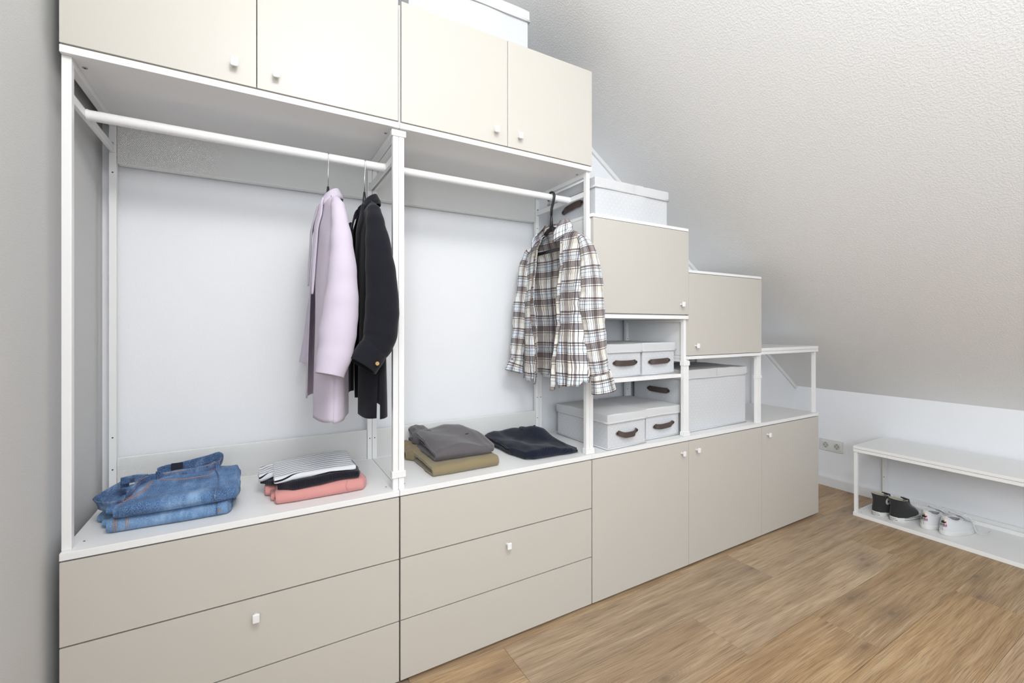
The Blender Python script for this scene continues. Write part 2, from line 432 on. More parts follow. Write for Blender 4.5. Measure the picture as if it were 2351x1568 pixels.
# floor planks
pw, rows_y = .228, []
joints = {0: 1.17, 1: 1.90, 2: 2.34, 3: 3.05, 4: .70, 5: 1.45, 6: 2.2, 7: .9}
L = 1.295
for r in range(-2, 9):
    y1 = -.025 - r * pw; y0 = y1 - pw
    j = joints.get(r, (r * .47) % 1.3)
    x = j - math.ceil((j - LW) / L) * L
    while x < KW - .001:
        a, b = max(x, LW), min(x + L, KW)
        if b - a > .02:
            bm = new_bm(); bx(bm, a - x + .0004, b - x - .0004, .0004, min(y1, BW) - y0 - .0004, -.007, 0, .0007)
            p = obj('plank', bm, M_oak, floor, local=True); p.location = (x, y0, FZ)
        x += L

# ------------------------------------------------------------------ cabinets
def knob(parent, x, z, y=0.0):
    bm = new_bm()
    bx(bm, x - .0042, x + .0042, y - .016, y + .001, z - .003, z + .004, .001)
    bx(bm, x - .0085, x + .0085, y - .023, y - .0155, z - .0115, z + .0115, .0032, 3)
    return obj('knob', bm, M_knob, parent, smooth='auto')
def carcass(parent, x0, x1, z0, z1, top=True, name='carcass'):
    t = .016; L = [(x0, x0 + t, .019, .415, z0, z1), (x1 - t, x1, .019, .415, z0, z1), (x0 + t, x1 - t, .019, .415, z0, z0 + t), (x0 + t, x1 - t, .405, .413, z0 + t, z1)]
    if top: L.append((x0 + t, x1 - t, .019, .40, z1 - t, z1))
    return boxes(name, L, M_white, parent, .0008)
g = .0014
def chest(x0, x1, label, kn):
    t = thing('chest_of_drawers', label, 'drawers', (x0, 0, FZ))
    carcass(t, x0 + .001, x1 - .001, .022, .596)
    boxes('plinth', [(x0 + .02, x1 - .02, .03, .40, FZ, .024)], M_white, t)
    boxes('top_board', [(x0 + .0006, x1 - .0006, 0, .415, .5985, .6165)], M_white, t, .0016, seg=2)
    boxes('gap_lining', [(x0 + .017, x1 - .017, .0188, .024, z - .006, z + .006) for z in (.194, .394, .592)] + [(xx, xx + .016, .0184, .0189, .023, .5965) for xx in (x0 + .0012, x1 - .0172)], M_gap, t, 0)  # dark strips that paint shade into the gaps around the drawer fronts
    for z0, z1, k in ((.395 + .002, .5945, 0), (.1945 + .002, .393, kn), (.001, .1925, 0)):
        bm = new_bm(); bx(bm, x0 + (.001 if x0 < .1 else .0025), x1 - .0025, 0, .018, z0, z1, .0012, 2)
        d = obj('drawer_front', bm, M_beige, t)
        if k: knob(d, k, .3465)
chest(0, .8, 'wide beige three-drawer chest with one white knob, nearest the grey left wall', .398)
chest(.8, 1.6, 'beige three-drawer chest in the middle, between the other chest and the door cabinets', 1.197)
def cupboard(x0, x1, z0, z1, doors, label, top, bottom, name='cupboard'):
    """doors: (x0,x1,knobx,knobz)"""
    t = thing(name, label, 'cabinet', (x0, 0, z0 if z0 > .1 else FZ))
    carcass(t, x0 + .001, x1 - .001, z0 + (.022 if z0 < .1 else .0), z1)
    if z0 < .1: boxes('plinth', [(x0 + .02, x1 - .02, .03, .40, FZ, .024)], M_white, t)
    if top: boxes('top_board', [(x0 + .0006, x1 - .0006, top[2] if len(top) > 2 else 0, .415, top[0], top[1])], M_white, t, .0014, seg=2)
    if bottom:
        b = boxes('bottom_board', [(x0 + .0006, x1 - .0006, 0, .415, bottom[0], bottom[1])], M_white, t, .0018, seg=2)
    for dx0, dx1, kx, kz, dz0, dz1 in doors:
        bm = new_bm(); bx(bm, dx0, dx1, -.0005, .0175, dz0, dz1, .0012, 2)
        d = obj('door', bm, M_beige, t); knob(d, kx, kz)
    return t
T6 = (.5985, .6165)
cupboard(1.6, 2.2, 0, .596, [(1.6025, 2.1985, 2.148, .546, .001, .5945)], 'tall beige one-door base cabinet right beside the drawers', T6, None)
cupboard(2.2, 2.8, 0, .596, [(2.2008, 2.7985, 2.253, .548, .001, .5945)], 'beige one-door base cabinet in the middle of the three, knob at its upper left', T6, None)
cupboard(2.8, 3.4, 0, .596, [(2.8012, 3.3992, 2.852, .549, .001, .5945)], 'rightmost beige base cabinet, at the end of the row by the sockets', T6, None)
UT = cupboard(0, .8, 1.8075, 2.199, [(.0008, .3985, .3475, 1.858, 1.8105, 2.2005), (.4005, .7945, .4475, 1.8555, 1.8105, 2.2005)],
         'upper two-door cabinet at the top left, cut off by the frame', (2.1855, 2.199, .02), (1.7885, 1.8065))
cupboard(.8, 1.6, 1.8075, 2.199, [(.8055, 1.1985, 1.147, 1.8555, 1.8105, 2.2005), (1.2005, 1.5992, 1.247, 1.854, 1.8105, 2.2005)],
         'upper two-door cabinet above the plaid shirt, under a fabric box', (2.1855, 2.199, .02), (1.7885, 1.8065))
cupboard(1.6, 2.2, 1.2005, 1.603, [(1.608, 2.199, 2.142, 1.252, 1.2045, 1.6015)], 'mid-height beige wall unit with a fabric box on top, right of the shirt', (1.6035, 1.6175), (1.1825, 1.1995))
cupboard(2.2, 2.8, 1.005, 1.407, [(2.2005, 2.799, 2.247, 1.054, 1.0065, 1.4055)], 'lower beige wall unit with its knob at the bottom left', (1.4075, 1.4205), (.9885, 1.004))

# ------------------------------------------------------------------ open frames
PF0, PF1, PR0, PR1 = .014, .032, .397, .415
def post(parent, x0, x1, rear, z0, z1, holes=()):
    y0, y1 = (PR0, PR1) if rear else (PF0, PF1)
    bm = new_bm(); bx(bm, x0, x1, y0, y1, z0, z1, .0015, 2)
    p = obj('post', bm, M_white, parent)
    for hz in holes:
        bm = new_bm(); xc = (x0 + x1) / 2
        bmesh.ops.create_cone(bm, segments=10, radius1=.0022, radius2=.0022, depth=.0008, cap_ends=True, matrix=Matrix.Translation((xc, y0 - .0002, hz)) @ Matrix.Rotation(R(90), 4, 'X'))
        obj('screw_hole', bm, M_dark, p)
    return p
def disc(parent, name, x, y, z, r, d, mat, axis='Z', seg=12, sm=False):
    bm = new_bm(); rot = {'Z': Matrix.Identity(4), 'Y': Matrix.Rotation(R(90), 4, 'X'), 'X': Matrix.Rotation(R(90), 4, 'Y')}[axis]
    bmesh.ops.create_cone(bm, segments=seg, radius1=r, radius2=r, depth=d, cap_ends=True, matrix=Matrix.Translation((x, y, z)) @ rot)
    return obj(name, bm, mat, parent)
def perf(parent, x0, x1, z0, z1):
    bm = new_bm()
    bx(bm, x0, x1, .402, .4028, z0, z1)
    p = obj('perforated_panel', bm, M_perf, parent)
    bm = new_bm()
    for a in ((x0, x1, .402, .434, z0 - .001, z0), (x0, x1, .402, .414, z1, z1 + .001)): bx(bm, *a)
    obj('panel_flange', bm, M_white, p)
def wardrobe(x0, x1, label):
    t = thing('open_clothes_frame', label, 'wardrobe frame', (x0, 0, .6165))
    zb, zt = .6165, 1.7885
    for xa, xb in ((x0 + .0005, x0 + .0185), (x1 - .0185, x1 - .0005)):
        post(t, xa, xb, False, zb, zt)
        post(t, xa, xb, True, zb, zt, (1.628, .70, .80))
        boxes('side_rail', [(xa + .0005, xb - .0005, PF1, PR0, zb, zb + .0003)], M_white, t, 0)
        boxes('side_rail', [(xa + .0005, xb - .0005, PF1, PR0, zt - .018, zt)], M_white, t, .0008)
        left = xa < (x0 + x1) / 2
        br = boxes('rod_bracket', [(xa + .004, xb - .004, PF1, PR0 - .001, 1.690, 1.712), (xa + .002, xb - .0005, PR0 - .003, PR0, 1.690, 1.724)], M_white, t, .001)
        disc(br, 'screw', (xa + xb) / 2, PR0 - .0035, 1.7175, .0042, .003, M_screw, 'Y')
        sx = xb + .012 if left else xa - .012
        for sy in (.06, .36):
            s = disc(t, 'cam_screw', sx, sy, zt - .0004, .0055, .0016, M_screw)
            disc(s, 'screw_slot', sx, sy, zt - .0014, .0022, .0008, M_dark, seg=6)
        disc(t, 'peg_hole', sx, .055, zb + .0003, .0022, .0008, M_dark)
    perf(t, x0 + .0195, x1 - .0195, 1.662, 1.7865)
    perf(t, x0 + .0195, x1 - .0195, .6175, .7315)
    bm = new_bm(); tube(bm, [(x0 + .0145, .14, 1.701), (x1 - .0145, .14, 1.701)], .0138, 28)
    r = obj('clothes_rod', bm, M_white, t, smooth='auto')
    for xe, s in ((x0 + .0145, 1), (x1 - .0145, -1)):
        bm = new_bm(); tube(bm, [(xe, .14, 1.701), (xe + s * .004, .14, 1.701)], .0148, 28); obj('rod_socket', bm, M_white, r, smooth='auto')
    return t
wardrobe(0, .8, 'left open hanging frame with the two jackets on its rod')
wardrobe(.8, 1.6, 'right open hanging frame with the plaid shirt on its rod')
def clip(x0, x1, z0, z1, label, group, dy=0):
    bm = new_bm(); bx(bm, x0, x1, PF0 - .004, PF1 + .002, z0, z1, .0012, 2)
    o = obj('frame_clip', bm, M_white); tag(o, label, 'clip', group)
    return o
clip(.7775, .8225, .655, .676, 'white plastic clip joining the two middle posts just above the counter', 'post clips')
clip(.7765, .8235, 1.766, 1.7865, 'white plastic clip joining the middle posts under the upper cabinets', 'post clips')
clip(1.5775, 1.6225, .6175, .640, 'white plastic clip at the foot of the posts right of the navy jumper', 'post clips')
def small_frame(x0, x1, z1, label, shelf=None, right=True, topb=None, hol=()):
    t = thing('open_shelf_frame', label, 'shelf frame', (x0, 0, .6165)); zb = .6165
    sides = [(x0 + .0005, x0 + .0185), (x1 - .0185, x1 - .0005)]
    for xa, xb in sides:
        post(t, xa, xb, False, zb, z1); post(t, xa, xb, True, zb, z1, hol)
        boxes('side_rail', [(xa + .0005, xb - .0005, PF1, PR0, zb, zb + .0003)], M_white, t, 0)
        boxes('side_rail', [(xa + .0005, xb - .0005, PF1, PR0, z1 - .014, z1)], M_white, t, .0008)
    if shelf: boxes('shelf', [(x0 + .019, x1 - .019, .03, .40, shelf - .017, shelf)], M_white, t, .0014, seg=2)
    if topb:
        for a, b in topb: boxes('top_board', [(x0 + .0006, x1 - .0006, 0, .415, a, b)], M_white, t, .0014, seg=2)
    return t
small_frame(1.6, 2.2, 1.182, 'open shelf frame holding four small fabric boxes', shelf=.918, hol=(.80, .95, 1.08))
small_frame(2.2, 2.8, .988, 'open frame holding the large fabric box', hol=(.70, .72))
small_frame(2.8, 3.4, .9925, 'empty white open frame at the low right end of the unit', topb=((.993, 1.0095), (1.0105, 1.028)))
clip(2.1785, 2.2215, .6175, .638, 'white plastic clip at the foot of the posts left of the large fabric box', 'post clips')
clip(2.1785, 2.2215, .958, .980, 'white plastic clip high on the posts left of the large fabric box', 'post clips')
clip(2.7785, 2.8215, .862, .876, 'white plastic clip halfway up the posts right of the large fabric box', 'post clips')

# ------------------------------------------------------------------ bench and sockets
def bench():
    X0, X1, Y1, Y0 = 3.566, KW - .018, -.114, -1.314
    t = thing('shoe_bench', 'low white open bench with a bottom shelf against the right wall', 'bench', (X0, Y1, FZ))
    boxes('top_board', [(X0, X1, Y0, Y1, .4015, .4185)], M_white, t, .0014, seg=2)
    boxes('frame_board', [(X0, X1, Y0, Y1, .3825, .400)], M_white, t, .0014, seg=2)
    boxes('bottom_board', [(X0, X1, Y0, Y1, FZ + .001, .013)], M_white, t, .0014, seg=2)
    boxes('back_rail', [(X1 - .014, X1, Y0 + .02, Y1 - .02, .013, .034)], M_white, t, .001)
    for ys in (Y1 - .0195, Y0 + .0015):
        for xa in (X0 + .008, X1 - .019):
            boxes('leg', [(xa, xa + .0165, ys, ys + .018, .013, .3825)], M_white, t, .0013, seg=2)
            
        boxes('side_rail', [(X0 + .025, X1 - .019, ys + .002, ys + .017, .013, .0155)], M_white, t, .0005)
    disc(t, 'peg_hole', X0 + .034, Y1 - .03, .0133, .0022, .0008, M_dark)
    disc(t, 'peg_hole', X1 - .0195, Y1 - .0105, .16, .0026, .0008, M_dark, 'X')
bench()
def socket():
    t = thing('double_socket', 'white double wall socket beside the rightmost base cabinet', 'socket', (KW, .195, .25))
    bm = new_bm(); bx(bm, KW - .010, KW, .119, .271, .2465, .3285, .003, 2); obj('cover_frame', bm, M_plastic, t)
    for yc in (.231, .159):
        bm = new_bm(); bx(bm, KW - .0125, KW - .006, yc - .0275, yc + .0275, .260, .315, .001)
        s = obj('socket_insert', bm, M_plastic, t)
        bm = new_bm(); zc = .2875; n = 28
        prof = [(.0205, -.0132), (.0198, -.0134), (.0185, -.0060), (.0, -.0060)]
        rings = []
        for r_, x in prof: rings.append([bm.verts.new((KW + x, yc + r_ * math.cos(2 * math.pi * k / n), zc + r_ * math.sin(2 * math.pi * k / n))) for k in range(n)] if r_ > 0 else None)
        for a, b in zip(rings[:2], rings[1:3]):
            for k in range(n): bm.faces.new((a[k], a[(k + 1) % n], b[(k + 1) % n], b[k]))
        obj('cup_wall', bm, plain_grey, s, smooth='auto')
        bm = new_bm()
        bmesh.ops.create_cone(bm, segments=28, radius1=.0185, radius2=.0185, depth=.0005, cap_ends=True, matrix=Matrix.Translation((KW - .01270, yc, zc)) @ Matrix.Rotation(R(90), 4, 'Y'))
        obj('cup_floor', bm, plain_grey, s)
        for dy in (-.0095, .0095): disc(s, 'pin_hole', KW - .0133, yc + dy, zc, .0026, .0006, M_dark, 'X')
        disc(s, 'earth_clip', KW - .0133, yc, zc - .0155, .0028, .0012, M_dark, 'X'); disc(s, 'earth_clip', KW - .0133, yc, zc + .0155, .0028, .0012, M_dark, 'X')
plain_grey = plain('socket_cup', (.52, .52, .50), .4, var=.01)
socket()
#INSERT_OBJECTS
# ------------------------------------------------------------------ fabric storage boxes
def nz3(p, s, k=0):
    return noise.noise(Vector((p[0] * s + k * 7.3, p[1] * s - k * 3.1, p[2] * s + k * 1.7)))
def soft_box(bm, x0, x1, y0, y1, z0, z1, bev, amp, seed, cuts=10, bulge=0.0):
    tb = new_bm(); bx(tb, x0, x1, y0, y1, z0, z1, bev, 3)
    bmesh.ops.subdivide_edges(tb, edges=[e for e in tb.edges if e.calc_length() > .04], cuts=cuts, use_grid_fill=True)
    cx, cy, cz = (x0 + x1) / 2, (y0 + y1) / 2, (z0 + z1) / 2
    for v in tb.verts:
        c = v.co; fx = abs(c.x - cx) / (x1 - x0) * 2; fy = abs(c.y - cy) / (y1 - y0) * 2; fz = abs(c.z - cz) / (z1 - z0) * 2
        w = amp * nz3(c, 9, seed) + amp * .5 * nz3(c, 26, seed)
        if fy > .95 and fz < .93: c.y += w * (1 - fx ** 4) - math.copysign(bulge, cy - c.y) * (1 - fx * fx) * (1 - fz * fz)
        if fx > .95 and fz < .93: c.x += w * (1 - fy ** 4)
        if fz > .93 and c.z > cz: c.z += w * .8 - abs(amp) * .8 * (1 - fx * fx) * (1 - fy * fy)
    me = bpy.data.meshes.new('t'); tb.to_mesh(me); tb.free(); bm.from_mesh(me); bpy.data.meshes.remove(me)
def strap(parent, side, c, z, y, w=.150, h=.026, sag=0.0, out=.013, twist=.0):
    """leather handle: end plates with rounded tips, arched strap, rivets. side 'front' (-y face) or 'left' (-x face)"""
    bm = new_bm(); n = 26; th = .0022
    def P(u, v, d):
        return Vector((c + u, y - d, z + v)) if side == 'front' else Vector((y - d, c - u, z + v))
    rows = []
    for i in range(n + 1):
        u = -w / 2 + w * i / n; a = abs(u) / (w / 2)
        hh = h / 2
        if a > .90: hh = h * .30 * math.sqrt(max(.06, 1 - ((a - .90) / .10) ** 2))
        elif a > .82: hh = h * .36
        s = max(0, 1 - (a / .74) ** 4) if a < .74 else 0
        d = .0015 + out * s; zz = -sag * s + twist * u
        rows.append([(u, zz + hh, d), (u, zz - hh, d)])
    f = [[bm.verts.new(P(*r[0])), bm.verts.new(P(*r[1]))] for r in rows]; b = [[bm.verts.new(P(r[0][0], r[0][1], r[0][2] - th + .0005)), bm.verts.new(P(r[1][0], r[1][1], r[1][2] - th + .0005))] for r in rows]
    for i in range(n):
        bm.faces.new((f[i][0], f[i + 1][0], f[i + 1][1], f[i][1])); bm.faces.new((b[i][0], b[i][1], b[i + 1][1], b[i + 1][0]))
        bm.faces.new((f[i][0], b[i][0], b[i + 1][0], f[i + 1][0])); bm.faces.new((f[i][1], f[i + 1][1], b[i + 1][1], b[i][1]))
    bm.faces.new((f[0][0], f[0][1], b[0][1], b[0][0])); bm.faces.new((f[n][0], b[n][0], b[n][1], f[n][1]))
    o = obj('handle', bm, M_leather, parent, local=True, smooth='auto')
    for s in (-1, 1):
        bm = new_bm(); p = P(s * w * .445, twist * s * w * .445, .0022)
        rot = Matrix.Rotation(R(90), 4, 'X') if side == 'front' else Matrix.Rotation(R(90), 4, 'Y')
        bmesh.ops.create_cone(bm, segments=12, radius1=.0032, radius2=.0026, depth=.0022, cap_ends=True, matrix=Matrix.Translation(p) @ rot)
        obj('rivet', bm, M_rivet, o, local=True)
    return o
def fabric_box(x, y, z, w, d, h, label, group, rz=0, lid=.040, handle=(), seed=1, amp=.0016, bulge=0.0, seam=False, handles=None):
    t = thing('storage_box', label, 'storage box', (x, y, z), rz, group)
    bm = new_bm(); soft_box(bm, .003, w - .003, .003, d - .003, 0, h - .006, .003, amp, seed, bulge=bulge)
    obj('box_body', bm, M_plus, t, smooth='auto', local=True)
    bm = new_bm()
    for a, b in (((.001, 0, .004), (w - .001, 0, .004)), ((w, .001, .004), (w, d, .004)), ((0, d, .004), (0, .001, .004))): tube(bm, [a, b], .0028, 6)
    obj('bottom_piping', bm, M_lid, t, local=True, smooth=True)
    bm = new_bm(); soft_box(bm, -.003, w + .003, -.003, d + .003, h - lid, h, .006, amp * 1.3, seed + 3)
    l = obj('lid', bm, M_lid, t, smooth='auto', local=True)
    bm = new_bm()
    z1 = h - lid + .004
    path = [(-.0035, -.0035), (w + .0035, -.0035), (w + .0035, d + .0035), (-.0035, d + .0035), (-.0035, -.0035)]
    for a, b in zip(path, path[1:]):
        pts = [(a[0] + (b[0] - a[0]) * k / 12, a[1] + (b[1] - a[1]) * k / 12, z1 + .0014 * nz3((a[0] + (b[0] - a[0]) * k / 12, a[1] + (b[1] - a[1]) * k / 12, 0), 14, seed)) for k in range(13)]
        tube(bm, pts, .0042, 8, ell=(1.1, .55))
    obj('lid_hem', bm, M_lid, l, smooth=True, local=True)
    if seam:
        bm = new_bm(); tube(bm, [(w * seam, -.0045, z1 - .003), (w * seam, -.0048, h - .004), (w * seam, .01, h + .0005)], .0014, 6)
        obj('lid_seam', bm, M_lid, l, smooth=True, local=True)
    for hd in handle: strap(t, *hd)
    return t
G = 'light grey fabric storage boxes'
ub = .6168
fabric_box(1.697, .012, ub, .240, .350, .152, 'small fabric box at the front left on the counter, right of the navy jumper', G, rz=R(2.5), handle=[('front', .115, .067, -.003, .136, .024, .009, .015)], seed=1, amp=.002)
fabric_box(1.968, .052, ub, .230, .332, .147, 'small fabric box on the counter tucked between the front one and the post', G, handle=[('front', .116, .062, -.003, .145, .024, .003, .012, .06)], seed=2, amp=.0016)
fabric_box(1.712, .060, .9182, .234, .322, .150, 'small fabric box on the shelf behind the shirt cuff, left of its twin', G, handle=[('front', .130, .066, -.003, .150, .025, .002, .010)], seed=3)
fabric_box(1.957, .064, .9182, .222, .318, .152, 'small fabric box on the shelf, right of its twin and beside the post', G, handle=[('front', .110, .064, -.003, .150, .025, -.001, .014, .03)], seed=4)
D = fabric_box(2.232, .058, ub, .520, .335, .312, 'largest fabric box, standing alone in the open frame under the lowest wall unit', G, lid=.046, handle=[('left', .155, .2, -.003, .150, .028, 0, .008, .0)], seed=5, amp=.003, bulge=.004, seam=.5)
fabric_box(1.640, .026, 1.6178, .445, .345, .165, 'wide fabric box on top of the mid-height wall unit, behind the shirt hanger', G, lid=.044, handle=[('left', .155, .068, -.003, .155, .030, 0, .008, .10)], seed=6, amp=.0065, bulge=-.004, seam=.5)
fabric_box(.845, .060, 2.2000, .485, .335, .190, 'wide fabric box on top of the upper cabinet, cut off at the top', G, lid=.044, seed=7, amp=.0045, bulge=-.002, seam=.47)

# ------------------------------------------------------------------ garments on hangers
def wire_hook(parent, x, zc, zbot, r=.0165, mat=None, rad=.0019, name='hook', ybase=.14, ell=None):
    pts = [(x, .14 + r * 1.02 * math.cos(a), zc + r * math.sin(a)) for a in [R(-30) + R(210) * k / 14 for k in range(15)]]
    pts += [(x, .14 - r * .9, zc - .010), (x, .14 - r * .5, zc - .03), (x, ybase - .002, zc - .05), (x, ybase, zbot)]
    bm = new_bm(); tube(bm, pts, rad, 10, ell=ell); return obj(name, bm, mat or M_chrome, parent, smooth=True)
def hanger(x, label, arm_z, drop, halfw, zneck, chrome=True, bar=None):
    t = thing('clothes_hanger', label, 'hanger', (x, .14, arm_z))
    if chrome: wire_hook(t, x, 1.7025, zneck - .004)
    else: wire_hook(t, x, 1.7015, zneck - .004, r=.0215, mat=M_black, rad=.0055, ell=(.8, 1.1))
    bm = new_bm()
    tube(bm, [(x, .14, zneck + .006), (x, .14, zneck - .02), (x, .14, arm_z + .002)], [.0035, .006, .0085], 10)
    for s in (-1, 1):
        tube(bm, spline([(x, .14, arm_z + .008), (x, .14 + s * halfw * .35, arm_z - drop * .25), (x, .14 + s * halfw * .8, arm_z - drop * .8), (x, .14 + s * halfw, arm_z - drop)], 12), [.009] * 6 + [.0085] * 7, 10, ell=(1, .7))
    obj('hanger_body', bm, M_black, t, smooth=True)
    if bar:
        bm = new_bm(); tube(bm, [(x - .004, .14 - halfw * .86, bar + .006), (x - .004, .14 - halfw * .75, bar), (x - .004, .14 + halfw * .75, bar), (x - .004, .14 + halfw * .86, bar + .006)], .0075, 10, ell=(1, .5)); obj('trouser_bar', bm, M_black, t, smooth=True)
    return t
hanger(.602, 'black plastic hanger with a thin chrome hook inside the lilac jacket', 1.552, .040, .140, 1.600)
hanger(.7175, 'black plastic hanger with a thin chrome hook inside the black jacket', 1.552, .040, .140, 1.600)
hanger(1.494, 'thick black all-plastic hanger inside the plaid shirt', 1.562, .066, .172, 1.628, chrome=False, bar=1.470)

def smooth01(t): t = max(0, min(1, t)); return t * t * (3 - 2 * t)
def garment(name, mat, label, cat, xc, yc, hw, ridge, hem, thick, ae_near, ae_far, fold, nk, mirror_hem, back_hem=None, zfront_drop=.02, xshift=None, thin=.0016, seed=0, nt=64):
    """Open-fronted body: back panel and two front panels hung from the shoulder ridge. a runs -1 (near) .. 1 (far); front is -x."""
    t = thing(name, label, cat, (xc, yc, hem))
    xs = xshift or (lambda z: 0)
    def P(side, a, s):
        zt = ridge(a); zb = mirror_hem(side, a); z = zt + (zb - zt) * s
        y = yc + hw(z) * a
        b = thick(z) * (max(0, 1 - abs(a) ** 2.6)) ** .55 * (.45 * math.sqrt(min(1, s * 30)) + .55 * smooth01(s * 6))
        f = fold(side, a, s, y, z)
        return Vector((xc + xs(z) + side * b + f, y, z))
    parts = []
    na = 72
    def back(i, j):
        a = -1 + 2 * i / (na - 1); s = j / (nt - 1); p = P(1, a, s); return p, (p.y + .02, p.z)
    parts.append(grid_mesh('b', na, nt, back))
    for sgn, ae in ((-1, ae_near), (1, ae_far)):
        nf = 44
        def fr(i, j, sgn=sgn, ae=ae):
            s = j / (nt - 1); e = ae(s); a = sgn + (e - sgn) * i / (nf - 1)
            p = P(-1, a, s)
            if s < .12: p.z -= (1 - s / .12) ** 2 * zfront_drop * smooth01(1 - abs(a - sgn * nk) / .25)
            return p, (p.y + .043 * sgn, p.z + .01 * sgn)
        parts.append(grid_mesh('f', nf, nt, fr))
    o = mesh_obj('body', parts, mat, t, solid=thin)
    return t, P
def sleeve(parent, mat, rows, n=40, m=110, amp=.004, seed=0, ell=.85, flat=0, name='sleeve', thin=.0016, wr=24, cap=True, uoff=0, zs=.55):
    """rows: (x,y,z,r); tapering soft tube, closed over the shoulder, open at the cuff"""
    ctr = spline([r[:3] for r in rows], m - 1); k = len(rows) - 1
    rad = []
    for i in range(m):
        f = i / (m - 1) * k; q = min(int(f), k - 1); u = f - q; u = u * u * (3 - 2 * u); rad.append(rows[q][3] * (1 - u) + rows[q + 1][3] * u)
    ln = [0]
    for a, b in zip(ctr, ctr[1:]): ln.append(ln[-1] + (b - a).length)
    def f(i, j):
        th = 2 * math.pi * i / n; c = ctr[j]; r = rad[j]
        if cap and j < 7: r = max(.0005, r * math.sin(math.pi / 2 * (j / 7)) ** .6)
        t = (ctr[min(j + 1, m - 1)] - ctr[max(j - 1, 0)]).normalized()
        ax = Vector((1, 0, 0)); ax = (ax - t * ax.dot(t)).normalized(); ay = t.cross(ax)
        d = ax * math.cos(th) + ay * math.sin(th) * ell
        q = c + d * r
        w = nz3((q.x, q.y, q.z * zs), wr, seed) * amp * min(1, j / 10) + nz3((q.x, q.y, q.z * 1.6), wr * 1.5, seed + 2) * amp * .45 * min(1, j / 10)
        return c + d * (r + w), (i / n * 2 * math.pi * .055 + uoff, -ln[j])
    V, U, F = grid_mesh('s', n, m, f, close_u=True)
    # seam column so that UVs do not wrap
    F = [q for q in F if True]
    me_parts = [(V, U, F)]
    V2 = V + [tuple(V[j]) for j in range(m)]; U2 = U + [(U[j][0] + 2 * math.pi * .055, U[j][1]) for j in range(m)]
    F2 = []
    for q in F:
        if q[0] >= (n - 1) * m: q = (q[0], n * m + q[1], n * m + q[2], q[3])
        F2.append(q)
    return mesh_obj(name, [(V2, U2, F2)], mat, parent, solid=thin)
def button(parent, p, r, mat, d=.0025, nrm=(-.75, -.65, 0), name='button'):
    bm = new_bm(); q = Vector((0, 0, 1)).rotation_difference(Vector(nrm)).to_matrix().to_4x4()
    bmesh.ops.create_cone(bm, segments=20, radius1=r, radius2=r * .88, depth=d, cap_ends=True, matrix=Matrix.Translation(p) @ q)
    return obj(name, bm, mat, parent, smooth='auto')

